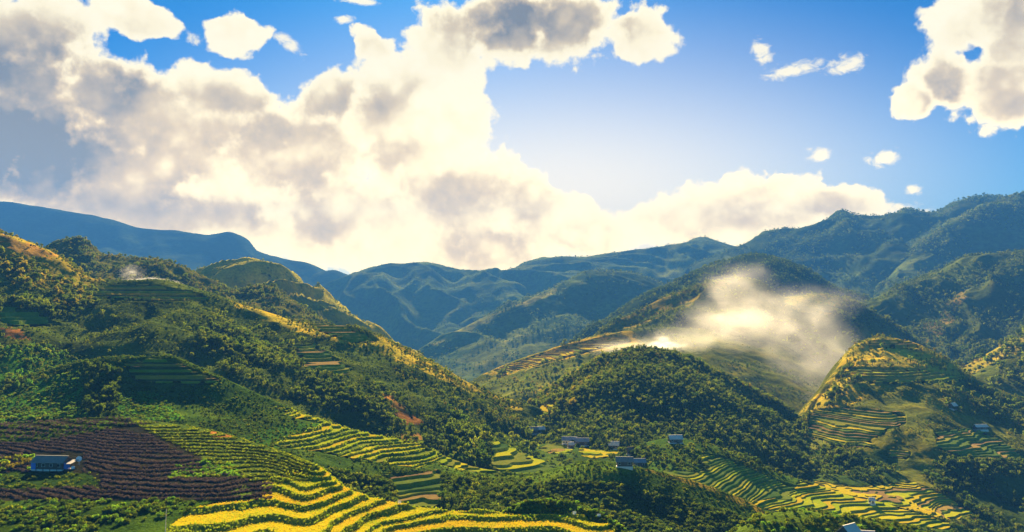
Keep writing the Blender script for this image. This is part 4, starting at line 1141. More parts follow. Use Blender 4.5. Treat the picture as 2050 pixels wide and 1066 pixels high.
def sow(hname, poly, n_, size, kinds, clump=0.5, cls=None, cscale=40.0, avoid=True, vmin=-0.35, power=1.0, bare=()):
    """Scatter plants over part of a hill, thicker in some places than others."""
    H = HB[hname]
    if hname in FINE: n_, size = int(n_ * 1.5), (size[0] * 0.76, size[1] * 0.76)
    P = H.P
    px, py = to_px(P)
    e1 = P[1:, :-1] - P[:-1, :-1]; e2 = P[:-1, 1:] - P[:-1, :-1]
    area = np.linalg.norm(np.cross(e1, e2), axis=-1)
    ok = (H.V[:-1] >= H.nb + vmin)[:, None] & np.ones((1, area.shape[1]), bool)
    if poly is not None: ok &= in_poly(poly, px[:-1, :-1], py[:-1, :-1])
    ok &= (px[:-1, :-1] > -160) & (px[:-1, :-1] < 2210) & (py[:-1, :-1] < 1200)
    if avoid:
        for z in H.terr: ok &= ~in_poly(z['poly'], px[:-1, :-1], py[:-1, :-1])
    thin = np.zeros(ok.shape, bool)
    for bp_ in bare: thin |= in_poly(bp_, px[:-1, :-1], py[:-1, :-1])
    ok = ok * np.where(thin, 0.12, 1.0)
    for zp, zc, _ in H.zones:
        if zc[0] > 1.7 * zc[1] and zc[0] > 0.15: ok = ok * np.where(in_poly(zp, px[:-1, :-1], py[:-1, :-1]), 0.04, 1.0)
    w = area * ok
    X, Y = P[:-1, :-1, 0], P[:-1, :-1, 1]
    c = fbm(X / cscale + 7.7, Y / cscale, 3)
    w = w * np.clip(1.0 + clump * 3.0 * c, 0.02, None) ** power
    if w.sum() <= 0: return
    w = (w / w.sum()).ravel()
    pick = rng.choice(len(w), n_, p=w)
    i, j = np.unravel_index(pick, area.shape)
    a, b = rng.uniform(0, 1, (2, n_, 1))
    pts = P[i, j] * (1 - a) * (1 - b) + P[i + 1, j] * a * (1 - b) + P[i, j + 1] * (1 - a) * b + P[i + 1, j + 1] * a * b
    sz = rng.uniform(size[0], size[1], n_) * np.clip(rng.lognormal(-0.08, 0.26, n_), 0.5, 1.6)
    kd = rng.choice(np.asarray(kinds), n_)
    cls = cls or ('bush' if kinds[0] >= 8 else 'tree')
    POOL.setdefault((hname, cls), []).append((pts, kd, sz))


# wooded dome
sow('wooded_dome', None, 7500, (2.6, 5.2), (0, 1, 18, 0, 19, 5, 3, 18), 0.2)
sow('wooded_dome', [(1000, 860), (1150, 745), (1230, 705), (1180, 770), (1110, 870)], 260, (4, 8), SUNW, 0.4)
sow('wooded_dome', None, 1500, (2.0, 4.0), (8, 9, 8, 9), 0.2)
sow('wooded_dome', [(1030, 840), (1150, 742), (1280, 690), (1420, 733), (1560, 806), (1565, 832), (1420, 768), (1280, 724), (1165, 780), (1070, 860)], 900, (2.4, 4.6), (2, 3, 6, 18), 0.4)  # golden trees along the rim imitate its sunlit edge
# left hillside: woods in the folds, scrub between
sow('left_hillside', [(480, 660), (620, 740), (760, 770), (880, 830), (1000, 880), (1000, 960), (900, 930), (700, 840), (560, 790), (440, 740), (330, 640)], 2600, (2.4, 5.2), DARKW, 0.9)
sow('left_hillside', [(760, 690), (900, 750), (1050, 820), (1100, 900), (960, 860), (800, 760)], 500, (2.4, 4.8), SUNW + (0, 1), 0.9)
sow('left_hillside', [(-100, 470), (120, 540), (200, 590), (190, 640), (60, 610), (-100, 600)], 170, (4, 8), (2, 3, 0, 6), 1.1)
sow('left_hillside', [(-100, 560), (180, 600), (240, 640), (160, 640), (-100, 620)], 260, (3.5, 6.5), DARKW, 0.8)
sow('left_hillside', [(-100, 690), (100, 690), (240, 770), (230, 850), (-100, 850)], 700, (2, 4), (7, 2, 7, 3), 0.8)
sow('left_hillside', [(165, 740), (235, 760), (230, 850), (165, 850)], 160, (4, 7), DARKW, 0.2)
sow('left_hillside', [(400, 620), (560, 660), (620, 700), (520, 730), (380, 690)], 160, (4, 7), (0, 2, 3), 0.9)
sow('left_hillside', None, 12000, (0.6, 1.5), (8, 8, 8, 9, 8), 0.35, cscale=60, bare=[[(-400, 430), (0, 462), (150, 520), (220, 560), (150, 575), (0, 555), (-400, 560)], [(460, 600), (740, 655), (900, 728), (1050, 800), (1040, 830), (900, 765), (740, 700), (560, 655)]])
sow('left_hillside', None, 900, (1.8, 4), (0, 1, 2, 3), 1.3, cscale=55)
sow('left_hillside', [(460, 600), (740, 660), (1045, 805), (1040, 830), (740, 700), (540, 655)], 700, (0.9, 2.0), GBUSH, 0.8)
sow('left_hillside', [(-100, 440), (150, 520), (220, 560), (120, 590), (-100, 570)], 900, (0.9, 2.2), (9, 11, 9, 8), 0.8)
sow('left_hillside', [(235, 785), (310, 782), (370, 845), (240, 850)], 300, (1.0, 2.4), (10, 10, 9), 0.4)
sow('left_hillside', [(460, 596), (740, 650), (900, 722), (1050, 795), (1045, 832), (900, 770), (740, 702), (540, 655)], 120, (2, 4), (3, 2), 1.2)
sow('left_hillside', [(-100, 430), (0, 460), (150, 515), (230, 560), (150, 590), (0, 570), (-100, 560)], 160, (3, 6), (6, 3, 6, 2), 0.9)  # gold kinds put the crest's sunshine into leaf colour
# second ridge
sow('terraced_ridge', None, 11000, (0.5, 1.4), (8, 8, 8, 9, 8), 0.4, cscale=25)
sow('terraced_ridge', [(860, 945), (1000, 960), (1200, 965), (1450, 1020), (1540, 1060), (1200, 1080), (900, 1060)], 2400, (1.2, 2.8), (8, 9, 8, 8), 0.6, cscale=18)
sow('terraced_ridge', [(600, 930), (780, 960), (800, 1010), (700, 1000), (620, 960)], 360, (1.5, 3.5), (8, 8, 9), 0.5)
sow('terraced_ridge', [(880, 960), (980, 960), (980, 1040), (880, 1030)], 26, (3.5, 6), DARKW, 0.5)
sow('terraced_ridge', [(-80, 792), (60, 756), (160, 745), (170, 846), (-80, 852)], 700, (0.9, 2.2), (10, 10, 9), 0.7, cscale=20)
sow('terraced_ridge', [(235, 786), (310, 782), (372, 842), (240, 848)], 420, (0.6, 1.4), (10, 10, 9), 0.3)
sow('terraced_ridge', [(165, 735), (238, 745), (232, 846), (168, 846)], 120, (3, 6), (0, 1, 19, 5), 0.2)
sow('terraced_ridge', [(-80, 770), (60, 752), (165, 735), (165, 770), (-80, 800)], 60, (2.5, 5), (7, 0, 2), 0.6)
# tongue and valley floor
sow('terrace_tongue', [(880, 840), (985, 880), (985, 940), (880, 930)], 90, (6, 11), DARKW, 0.3)
sow('terrace_tongue', None, 500, (1, 2.4), BUSH, 0.5)
sow('valley_floor', None, 900, (1.5, 3.2), (8, 9, 8), 0.6)
sow('valley_floor', [(930, 840), (1070, 850), (1070, 920), (930, 920)], 120, (5, 9), DARKW, 0.4)
sow('valley_floor', [(1100, 855), (1600, 890), (1600, 925), (1400, 900), (1100, 882)], 220, (5, 9), DARKW, 0.4)
# lower spur
sow('lower_spur', [(1200, 900), (1350, 870), (1480, 905), (1560, 950), (1380, 940), (1300, 930)], 150, (2.5, 5), (0, 2, 1), 0.9)
sow('lower_spur', None, 1700, (0.9, 2.0), (8, 9, 9), 0.5)
# knoll and near hillside
sow('bushy_knoll', None, 1500, (0.6, 1.5), (9, 10, 8, 9), 0.5, cscale=9)
sow('near_hillside', [(1000, 1022), (1080, 998), (1160, 1003), (1230, 1035), (1330, 1120), (1230, 1100), (1170, 1040), (1080, 1030)], 520, (0.5, 1.2), (9, 10, 8), 0.5, cscale=8)
sow('near_hillside', [(-100, 1000), (350, 1002), (420, 1010), (330, 1035), (120, 1090), (-100, 1100)], 900, (0.6, 1.7), (8, 9, 10, 8), 0.7, cscale=12)
sow('near_hillside', [(335, 940), (400, 920), (475, 930), (470, 955), (390, 958), (340, 964)], 120, (0.8, 1.6), (10, 10, 9), 0.2)
sow('near_hillside', [(-20, 920), (60, 915), (62, 950), (-20, 955)], 26, (1.4, 3.2), (10, 9, 11), 0.2)
sow('near_hillside', [(-100, 948), (200, 948), (200, 978), (-100, 985)], 200, (0.5, 1.2), (8, 9), 0.4, cscale=10)
sow('near_hillside', [(640, 937), (710, 980), (800, 1003), (800, 990), (700, 960)], 60, (0.8, 1.8), (8, 9), 0.3, vmin=-1.2)
# right hillside
sow('right_hillside', None, 6500, (0.7, 1.7), (9, 9, 11, 8), 0.8, bare=[[(1600, 840), (1690, 715), (1760, 672), (1900, 710), (2000, 770), (1850, 775), (1720, 775), (1640, 850)]])
sow('right_hillside', [(1440, 990), (1620, 830), (1700, 730), (1720, 760), (1640, 850), (1560, 940), (1500, 1000)], 420, (4, 8), (2, 3, 4, 0), 0.5)
sow('right_hillside', [(1540, 925), (1680, 890), (1800, 890), (1800, 980), (1560, 985)], 420, (3, 6), DARKW, 0.7)
sow('right_hillside', [(1860, 770), (1960, 770), (2100, 830), (2100, 930), (2000, 860), (1900, 820)], 300, (4, 8), (0, 2, 3, 4), 0.8)
sow('right_hillside', [(1820, 920), (2080, 920), (2080, 1080), (1950, 1080)], 700, (2.5, 6), DARKW, 0.8)
sow('right_hillside', [(1690, 700), (1760, 670), (1900, 710), (1990, 765), (1850, 770), (1700, 770)], 160, (3, 6.5), SUNW, 0.8)
# shoulder, ridges, edge knob
sow('golden_shoulder', [(1080, 720), (1160, 700), (1160, 750), (1090, 755)], 26, (6, 11), (0, 2, 3), 0.3)
sow('golden_shoulder', [(990, 762), (1130, 690), (1180, 680), (1100, 712), (1000, 748)], 40, (5, 8), (2, 3, 4), 0.3, vmin=-0.2)
sow('golden_shoulder', [(1380, 720), (1560, 730), (1700, 790), (1680, 860), (1450, 800)], 420, (2.5, 5), (0, 1, 19, 2), 0.6)
sow('golden_shoulder', [(1270, 655), (1380, 650), (1400, 700), (1290, 700)], 110, (3, 6), (2, 3, 0, 4), 1.0)
sow('golden_shoulder', None, 900, (1.2, 2.8), (9, 11, 8), 0.5, bare=[[(960, 750), (1140, 686), (1260, 660), (1290, 690), (1200, 705), (1100, 725), (1010, 752)], [(1290, 690), (1450, 640), (1720, 740), (1700, 860), (1400, 800)]])
sow('golden_shoulder', [(1000, 770), (1100, 740), (1100, 790), (1040, 800)], 60, (4, 8), SUNW, 0.4)
sow('middle_ridge', None, 4200, (3.5, 7), (2, 3, 4, 0, 2), 0.9, cscale=70, bare=[[(1370, 610), (1450, 560), (1560, 570), (1690, 640), (1720, 760), (1500, 760), (1370, 690)]])
sow('middle_ridge', None, 2600, (1.4, 3.4), (8, 9, 8), 0.6, bare=[[(1370, 610), (1450, 560), (1560, 570), (1690, 640), (1720, 760), (1500, 760), (1370, 690)]])
sow('dark_ridge', None, 7000, (4, 8), (0, 1, 5, 2), 0.5, cscale=90)
sow('wooded_flank', None, 6000, (4, 8), (0, 2, 3, 5, 4), 0.8, cscale=90)
sow('edge_knob', None, 420, (6, 11), (0, 2, 3), 0.9)
sow('edge_knob', None, 700, (2, 4), (9, 11, 8), 0.4)
sow('behind_left_hill', None, 900, (4, 7), (2, 3, 0, 3), 1.0)
sow('behind_left_hill', None, 6000, (1.3, 3), (9, 8, 11), 0.5)
sow('ribbed_hill', None, 1800, (1.6, 3.8), (9, 2, 3, 8), 0.6, cls='bush')
sow('right_mountain', None, 9000, (5, 10), (0, 1, 2, 0), 1.0, cscale=180)
sow('mountain_buttress', None, 5000, (5, 10), (0, 1, 2, 3), 1.0, cscale=150)
sow('valley_spur', None, 2400, (4, 8), (0, 1, 2, 3), 1.3, cscale=140)
sow('middle_mountain', None, 3500, (4, 8), (0, 1, 2), 1.3, cscale=250)

WHERE = {
    'wooded_dome': 'the rounded wooded hill in mid valley', 'left_hillside': 'the long shaded hillside on the left', 'terraced_ridge': 'the ridge behind the near terraces',
    'terrace_tongue': 'the steep terrace tongue beside the hamlet', 'valley_floor': 'the valley floor round the hamlet', 'lower_spur': 'the low terraced spur at lower right',
    'bushy_knoll': 'the green knoll at the bottom edge', 'near_hillside': 'the nearest hillside', 'right_hillside': 'the terraced hill on the right',
    'golden_shoulder': 'the golden terraced shoulder', 'middle_ridge': 'the spur behind the smoke', 'dark_ridge': 'the dark ridge behind the smoke',
    'wooded_flank': 'the broad flank at the right edge', 'edge_knob': 'the sunlit knob at the right edge', 'behind_left_hill': 'the hilltops behind the left ridge',
    'ribbed_hill': 'the ribbed hill', 'right_mountain': 'the high right mountains', 'mountain_buttress': 'the buttress under the highest summit',
    'valley_spur': 'the far valley spur', 'middle_mountain': 'the far blue mountain',
}
LOOK = {0: 'dark green broad-crowned tree', 1: 'dark green broad-crowned tree', 2: 'mid-green broad-crowned tree', 3: 'mid-green broad-crowned tree', 4: 'slender mid-green tree', 5: 'slender dark tree',
        6: 'sunlit gold leafy tree', 18: 'mid-green bamboo clump', 19: 'dark bamboo clump', 7: 'bright green leafy tree', 8: 'dark green bush', 9: 'mid-green bush', 10: 'bright green bush', 11: 'golden green bush'}


def plant_object(kind, p, s, label, group, cat):
    nm = 'tree' if cat == 'tree' else 'bush'
    e = bpy.data.objects.new(nm, None)
    col.objects.link(e)
    e.location = p
    e.rotation_euler = (0, 0, random.uniform(0, 6.28))
    e.scale = (s * random.uniform(0.88, 1.15), s * random.uniform(0.88, 1.15), s)
    tag(e, label, cat, group)
    link('crown' if cat == 'tree' else 'foliage', PROTO[kind][0], e)
    link('trunk' if cat == 'tree' else 'stem', PROTO[kind][1], e)
    return e


def release(cls, limit, cap):
    """The plants that show largest become objects of their own; the rest of each wood is one mass."""
    allp = []
    for (hn, c), lst in POOL.items():
        if c != cls: continue
        P = np.concatenate([a[0] for a in lst]); K = np.concatenate([a[1] for a in lst]); S = np.concatenate([a[2] for a in lst])
        allp.append((hn, P, K, S))
    big = []
    spots = [to_px(P) for hn, P, K, S in allp]
    for q_, (hn, P, K, S) in enumerate(allp):
        px, py = to_px(P)
        ok = (px > 5) & (px < 2045) & (py < 1062)
        pr = np.where(ok, S * FOC / P[:, 1], 0)
        for i in np.argsort(-pr)[:700]:
            big.append((pr[i], q_, i))
    big.sort(reverse=True)
    taken = {}
    n_ = 0
    for pr, q_, i in big:
        hn, P, K, S = allp[q_]
        if n_ >= limit or len(taken.get(q_, ())) >= cap: continue
        if pr <= 0 or not seen(P[i] + np.array([0, 0, 0.75 * S[i]])): continue
        taken.setdefault(q_, set()).add(int(i)); n_ += 1
        k = int(K[i])
        x_, y_ = spots[q_][0][i], spots[q_][1][i]
        x1_, x2_ = np.percentile(spots[q_][0], (33, 67)); y1_, y2_ = np.percentile(spots[q_][1], (33, 67)); s1_, s2_ = np.percentile(S, (40, 85))
        size_ = 'tall ' if S[i] > s2_ else ('low ' if S[i] < s1_ else '')
        up_ = 'high on' if y_ < y1_ else ('low on' if y_ > y2_ else 'halfway up')
        side_ = 'left side' if x_ < x1_ else ('right side' if x_ > x2_ else 'middle')
        lab = f"{size_}{LOOK[k]} {up_} {WHERE[hn]}, {side_}"
        plant_object(k, P[i], float(S[i]), lab, f"{'trees' if cls == 'tree' else 'bushes'} on {WHERE[hn]}", cls)
    for q_, (hn, P, K, S) in enumerate(allp):
        keep = np.ones(len(P), bool)
        keep[list(taken.get(q_, ()))] = False
        nm, lb = ('forest', f"mixed trees covering {WHERE[hn]}") if cls == 'tree' else ('undergrowth', f"scrub and low bushes covering {WHERE[hn]}")
        scatter_object(nm, P[keep], K[keep], S[keep], lb, 'woodland' if cls == 'tree' else 'undergrowth')


release('tree', 295, 110)
release('bush', 295, 110)


# crop rows along the contours of the near hillside
def crop_rows(poly, hstep, n_, size, kinds, label, width=0.3, ph=0.0):
    H = HB['near_hillside']
    P = H.P
    px, py = to_px(P)
    e1 = P[1:, :-1] - P[:-1, :-1]; e2 = P[:-1, 1:] - P[:-1, :-1]
    w = np.linalg.norm(np.cross(e1, e2), axis=-1) * in_poly(poly, px[:-1, :-1], py[:-1, :-1])
    w = (w / w.sum()).ravel()
    i, j = np.unravel_index(rng.choice(len(w), n_, p=w), e1.shape[:2])
    a, b = rng.uniform(0, 1, (2, n_, 1))
    pts = P[i, j] * (1 - a) * (1 - b) + P[i + 1, j] * a * (1 - b) + P[i, j + 1] * (1 - a) * b + P[i + 1, j + 1] * a * b
    k = ((pts[:, 2] / hstep + ph) % 1.0) < width
    pts = pts[k]
    return scatter_object('crop_rows', pts, rng.choice(np.asarray(kinds), len(pts)), rng.uniform(size[0], size[1], len(pts)), label, 'crop')


crop_rows([(-150, 884), (60, 886), (230, 858), (300, 872), (330, 890), (480, 960), (545, 968), (540, 1002), (300, 1000), (-150, 1002), (-150, 980), (60, 980), (200, 972), (200, 948), (165, 945), (165, 905), (60, 905), (60, 945), (-150, 948)], 0.46, 52000, (0.5, 0.9), (12, 14, 12, 12),
          'rows of dark purple crop plants following the contours beside the farmhouse', 0.42)
crop_rows([(-150, 858), (240, 838), (300, 850), (230, 857), (60, 884), (-150, 884)], 0.9, 4000, (0.9, 1.4), (12, 8), 'upper rows of dark crop along the top of the field', 0.45)
crop_rows([(250, 838), (420, 862), (560, 903), (640, 936), (610, 962), (520, 968), (480, 958), (400, 915), (310, 872)], 0.5, 22000, (0.45, 0.8), (8, 8, 13, 9), 'hedge-like rows of green tea bushes on the rounded field edge', 0.42)

# ------------------------------------------------------------------ smoke and haze
def smoke(name, label, centre, half, puffs, density, seed, g=0.45, nscale=2.6, colr=(0.98, 0.95, 0.90)):
    """Drifting smoke: a rounded volume whose density follows a few puffs broken up by turbulence."""
    nseg = 10
    V = []; F_ = []
    for i in range(nseg + 1):
        th = math.pi * i / nseg
        for j in range(16):
            a = 2 * math.pi * j / 16
            V.append((1.25 * math.sin(th) * math.cos(a), 1.25 * math.sin(th) * math.sin(a), 1.25 * math.cos(th)))
    for i in range(nseg):
        for j in range(16):
            F_.append((i * 16 + j, (i + 1) * 16 + j, (i + 1) * 16 + (j + 1) % 16, i * 16 + (j + 1) % 16))
    m, t, out = new_mat(name)
    tc_ = t.n('ShaderNodeTexCoord')
    p = tc_.outputs['Object']
    wn = t.n('ShaderNodeTexNoise')
    t.link(t.vm('ADD', p, (seed, seed * 0.7, 0.0)), wn.inputs['Vector'])
    wn.inputs['Scale'].default_value = nscale * 0.6
    wn.inputs['Detail'].default_value = 3.0
    pw = t.vm('ADD', p, t.vm('MULTIPLY', t.vm('SUBTRACT', wn.outputs['Color'], (0.5, 0.5, 0.5)), (0.55, 0.55, 0.55)))
    acc_ = None
    for (cx, cy_, cz, rx, rz, dn) in puffs:
        ln = t.vm('LENGTH', t.vm('MULTIPLY', t.vm('SUBTRACT', pw, (cx, cy_, cz)), (1 / rx, 1 / max(rx, 0.5), 1 / rz)))
        v = t.m('MULTIPLY', t.sstep(ln, 1.0, 0.0), dn)
        acc_ = v if acc_ is None else t.m('ADD', acc_, v)
    nz = t.noise(t.vm('ADD', pw, (seed * 1.3, 0.0, seed)), nscale, 4, 0.55)
    d = t.m('MULTIPLY', acc_, t.sstep(nz, 0.36, 0.66, 0.10, 1.7))
    vol = t.n('ShaderNodeVolumePrincipled')
    vol.inputs['Color'].default_value = colr + (1,)
    vol.inputs['Anisotropy'].default_value = g
    t.link(t.m('MULTIPLY', d, density), vol.inputs['Density'])
    t.link(vol.outputs[0], out.inputs['Volume'])
    m.cycles.volume_step_rate = 0.6
    me = bpy.data.meshes.new(name)
    me.from_pydata(V, [], F_)
    me.materials.append(m)
    o = link(name, me)
    o.location = centre
    o.scale = half
    tag(o, label, 'smoke', kind='stuff')
    return o


c = at(1515, 676, 880.0)
smoke('smoke', 'large pale cloud of drifting smoke between the wooded dome and the ridges', c, (150, 95, 100), [
    (-0.85, 0, -0.10, 0.30, 0.13, 0.9), (-0.58, 0, -0.03, 0.36, 0.22, 0.8), (-0.28, 0, 0.16, 0.42, 0.40, 1.0), (-0.14, 0, 0.55, 0.30, 0.42, 0.7), (0.14, 0, 0.18, 0.52, 0.46, 0.75),
    (0.42, 0, -0.12, 0.50, 0.48, 0.55), (0.60, 0, -0.48, 0.40, 0.45, 0.4), (0.45, 0, 0.34, 0.40, 0.32, 0.4)], 0.0088, 5.2, 0.5, 2.9, (1.0, 0.95, 0.86))
c = at(1325, 688, 800.0)
smoke('smoke', 'small dense white puff of smoke at its source behind the wooded dome', c, (26, 16, 11), [
    (0.0, 0, -0.1, 0.6, 0.6, 1.0), (-0.6, 0, -0.35, 0.4, 0.3, 0.8), (0.5, 0, -0.2, 0.6, 0.5, 0.6), (0.0, 0, 0.45, 0.3, 0.4, 0.7)], 0.09, 4.1)
c = at(292, 556, 700.0)
smoke('smoke', 'thin wisp of smoke above the green terraced crest on the left', c, (34, 14, 14), [
    (0.0, 0, -0.25, 0.8, 0.3, 0.9), (-0.4, 0, 0.3, 0.45, 0.7, 0.35), (0.6, 0, -0.4, 0.45, 0.25, 0.8)], 0.05, 7.3)

zmax = max(float(H.P[..., 2].max()) for H in HILLS) + 40.0
zmin = -345.0
me = bpy.data.meshes.new('haze')
x0, x1, y0, y1 = -5700.0, 5700.0, -1000.0, 6000.0
hv = [(x, y, z) for z in (zmin - 2, zmax) for y in (y0, y1) for x in (x0, x1)]
me.from_pydata(hv, [], [(0, 2, 3, 1), (4, 5, 7, 6), (0, 1, 5, 4), (2, 6, 7, 3), (0, 4, 6, 2), (1, 3, 7, 5)])
hm, t, out = new_mat('haze_air')
vol = t.n('ShaderNodeVolumePrincipled')
vol.inputs['Color'].default_value = (0.06, 0.235, 0.64, 1)
vol.inputs['Density'].default_value = 1.7e-4
vol.inputs['Anisotropy'].default_value = -0.1
t.link(vol.outputs[0], out.inputs['Volume'])
me.materials.append(hm)
tag(link('haze', me), 'blue haze filling the valley air', 'haze', kind='stuff')

# ------------------------------------------------------------------ houses
M['sheet_grey'] = plain_mat('roof_sheet_grey', (0.26, 0.22, 0.18), 0.8, 0.0, 0.35, 0.8)
M['sheet_white'] = plain_mat('roof_sheet_white', (0.70, 0.60, 0.48), 0.8, 0.0, 0.15, 0.8)
M['sheet_blue'] = plain_mat('roof_sheet_blue', (0.27, 0.28, 0.29), 0.8, 0.0, 0.3, 0.8)
M['tarp_blue'] = plain_mat('tarp_blue', (0.03, 0.16, 0.55), 0.5, 0.0, 0.3, 2.0)
M['plank'] = plain_mat('weathered_plank', (0.11, 0.080, 0.060), 0.9, 0.0, 0.4, 3.0)
M['plank_red'] = plain_mat('reddish_plank', (0.24, 0.13, 0.085), 0.9, 0.0, 0.3, 3.0)
M['plaster'] = plain_mat('pale_plaster', (0.62, 0.60, 0.55), 0.85, 0.0, 0.2, 1.5)
M['dark'] = plain_mat('dark_opening', (0.015, 0.015, 0.018), 0.6)
M['white'] = plain_mat('white_paint', (0.80, 0.80, 0.78), 0.6, 0.0, 0.08)
M['thatch'] = plain_mat('brown_thatch', (0.16, 0.12, 0.08), 0.95, 0.0, 0.4, 3.0)


def box_mesh(name, boxes, mat, ribs=None):
    V = []; F_ = []
    for (a, b) in boxes:
        o = len(V)
        V += [(x, y, z) for z in (a[2], b[2]) for y in (a[1], b[1]) for x in (a[0], b[0])]
        F_ += [tuple(o + i for i in f) for f in ((0, 2, 3, 1), (4, 5, 7, 6), (0, 1, 5, 4), (2, 6, 7, 3), (0, 4, 6, 2), (1, 3, 7, 5))]
    me = bpy.data.meshes.new(name)
    me.from_pydata(V, [], F_)
    me.materials.append(M[mat])
    return me


def roof_sheet(x0, x1, ylo, zlo, yhi, zhi, mat, thick=0.05, waves=10):
    """One corrugated roof sheet running from the eave up to the ridge."""
    n_ = waves * 4
    V = []; F_ = []
    for k in range(n_ + 1):
        x = x0 + (x1 - x0) * k / n_
        dz_ = 0.035 * math.sin(2 * math.pi * waves * k / n_)
        V += [(x, ylo, zlo + dz_), (x, yhi, zhi + dz_), (x, ylo, zlo + dz_ - thick), (x, yhi, zhi + dz_ - thick)]
    for k in range(n_):
        a, b = 4 * k, 4 * k + 4
        F_ += [(a, b, b + 1, a + 1), (a + 2, a + 3, b + 3, b + 2), (a, a + 2, b + 2, b), (a + 1, b + 1, b + 3, a + 3)]
    me = bpy.data.meshes.new('roof_sheet')
    me.from_pydata(V, [], F_)
    me.materials.append(M[mat])
    return me


def house(label, px, py, L, W, Hh, rise, yaw, roofm, wallm, windows=2, group=None, name='house', sheets=None, lift=0.0, chimney=False):
    """Small gabled hill house: plinth, four walls, door, windows and a roof of separate sheets."""
    p, hn = on_land(px, py)
    L, W = L * (0.78 if name == 'farmhouse' else 0.68), W * (0.8 if name == 'farmhouse' else 0.7)
    e = bpy.data.objects.new(name, None); col.objects.link(e)
    e.location = (p.x, p.y, p.z + lift)
    e.rotation_euler = (0, 0, R(yaw))
    tag(e, label, 'house', group)
    l, w = L / 2, W / 2
    link('plinth', box_mesh('plinth', [((-l - 0.25, -w - 0.25, -3.0), (l + 0.25, w + 0.25, 0.12))], 'plaster'), e)
    t_ = 0.15
    link('wall', box_mesh('wall', [((-l, -w, 0.12), (l, -w + t_, Hh))], wallm), e)
    link('wall', box_mesh('wall', [((-l, w - t_, 0.12), (l, w, Hh))], wallm), e)
    for sx in (-1, 1):
        me = bpy.data.meshes.new('gable_wall')
        xa, xb = sx * l, sx * (l - t_)
        V = [(x, y, z) for x in (xa, xb) for (y, z) in ((-w + t_, 0.12), (w - t_, 0.12), (w - t_, Hh), (0, Hh + rise * (1 - t_ / w)), (-w + t_, Hh))]
        me.from_pydata(V, [], [(0, 1, 2, 3, 4), (9, 8, 7, 6, 5)] + [(i, i + 5, (i + 1) % 5 + 5, (i + 1) % 5) for i in range(5)])
        me.materials.append(M[wallm])
        link('gable_wall', me, e)
    d = link('door', box_mesh('door', [((-0.55, -w - 0.05, 0.12), (0.55, -w + 0.02, 2.1))], 'plank'), e)
    link('handle', box_mesh('handle', [((0.36, -w - 0.12, 1.0), (0.44, -w - 0.05, 1.12))], 'dark'), d)
    for k in range(windows):
        xx = (-l + L * (k + 0.5) / windows)
        if abs(xx) < 1.3: xx = 1.9 * (1 if k % 2 else -1)
        wd = link('window', box_mesh('window', [((xx - 0.5, -w - 0.03, 1.0), (xx + 0.5, -w + 0.01, 1.9))], 'dark'), e)
        fr = [((xx - 0.58, -w - 0.07, 0.92), (xx + 0.58, -w - 0.032, 1.0)), ((xx - 0.58, -w - 0.07, 1.9), (xx + 0.58, -w - 0.032, 1.98)),
              ((xx - 0.58, -w - 0.07, 1.0), (xx - 0.5, -w - 0.032, 1.9)), ((xx + 0.5, -w - 0.07, 1.0), (xx + 0.58, -w - 0.032, 1.9))]
        link('frame', box_mesh('frame', fr, 'plaster'), wd)
    ov = 0.55
    ns = sheets or max(3, int(L / 2.2))
    for sd_ in (-1, 1):
        for k in range(ns):
            xa = -l - ov + (L + 2 * ov) * k / ns; xb = -l - ov + (L + 2 * ov) * (k + 1) / ns
            zl = Hh - rise * ov / w
            link('roof_sheet', roof_sheet(xa + 0.015, xb - 0.015, sd_ * (w + ov), zl + 0.1 + random.uniform(-.02, .03), 0.0, Hh + rise + 0.1 + random.uniform(-.02, .02), roofm, 0.05, 5), e)
    link('ridge_cap', box_mesh('ridge_cap', [((-l - ov, -0.16, Hh + rise + 0.12), (l + ov, 0.16, Hh + rise + 0.2))], roofm), e)
    if chimney:
        link('chimney', box_mesh('chimney', [((l * 0.4, 0.3, Hh), (l * 0.4 + 0.6, 0.9, Hh + rise + 0.9))], 'plaster'), e)
    return e


# the long farmhouse in the purple crop
fh = house('long low farmhouse with grey sheet roof and blue tarps among the purple crop', 104, 938, 13.5, 6.0, 2.5, 1.5, -6, 'sheet_grey', 'plank', 4, name='farmhouse', sheets=7)
link('tarp', box_mesh('tarp', [((-5.6, -2.55, 0.1), (-3.9, -2.48, 2.3))], 'tarp_blue'), fh)['label'] = 'bright blue tarp hung over the end of the front wall'
for k in range(4):
    x = -3.6 + 2.4 * k
    link('post', box_mesh('post', [((x, -2.92, -0.4), (x + 0.14, -2.78, 2.2))], 'plank'), fh)
ln_ = link('lean_to', box_mesh('lean_to', [((5.55, -2.0, -1.0), (7.8, 2.0, 0.3))], 'plank'), fh)
for k in range(5):
    link('blue_sheet', box_mesh('blue_sheet', [((5.6 + 0.44 * k, -2.12, 0.3), (5.9 + 0.44 * k, -2.04, 2.3 - 0.16 * k))], 'tarp_blue'), ln_)
link('lean_to_roof', roof_sheet(5.5, 8.0, -2.3, 2.0, 2.2, 2.6, 'sheet_grey', 0.05, 8), fh)
dish_p, _ = on_land(158, 931)
V = []; F_ = []
for i in range(6):
    for j in range(18):
        a = 2 * math.pi * j / 18; rr = 0.9 * i / 5
        V.append((rr * math.cos(a), 0.28 * (rr / 0.9) ** 2 * -1.0, rr * math.sin(a)))
for i in range(5):
    for j in range(18):
        F_.append((i * 18 + j, i * 18 + (j + 1) % 18, (i + 1) * 18 + (j + 1) % 18, (i + 1) * 18 + j))
me = bpy.data.meshes.new('dish'); me.from_pydata(V, [], F_); me.materials.append(M['white'])
de = bpy.data.objects.new('satellite_dish', None); col.objects.link(de); de.location = dish_p
tag(de, 'white round dish standing at the end of the farmhouse', 'dish')
do = link('dish', me, de); do.location = (0, 0, 1.9); do.rotation_euler = (R(-18), 0, R(15))
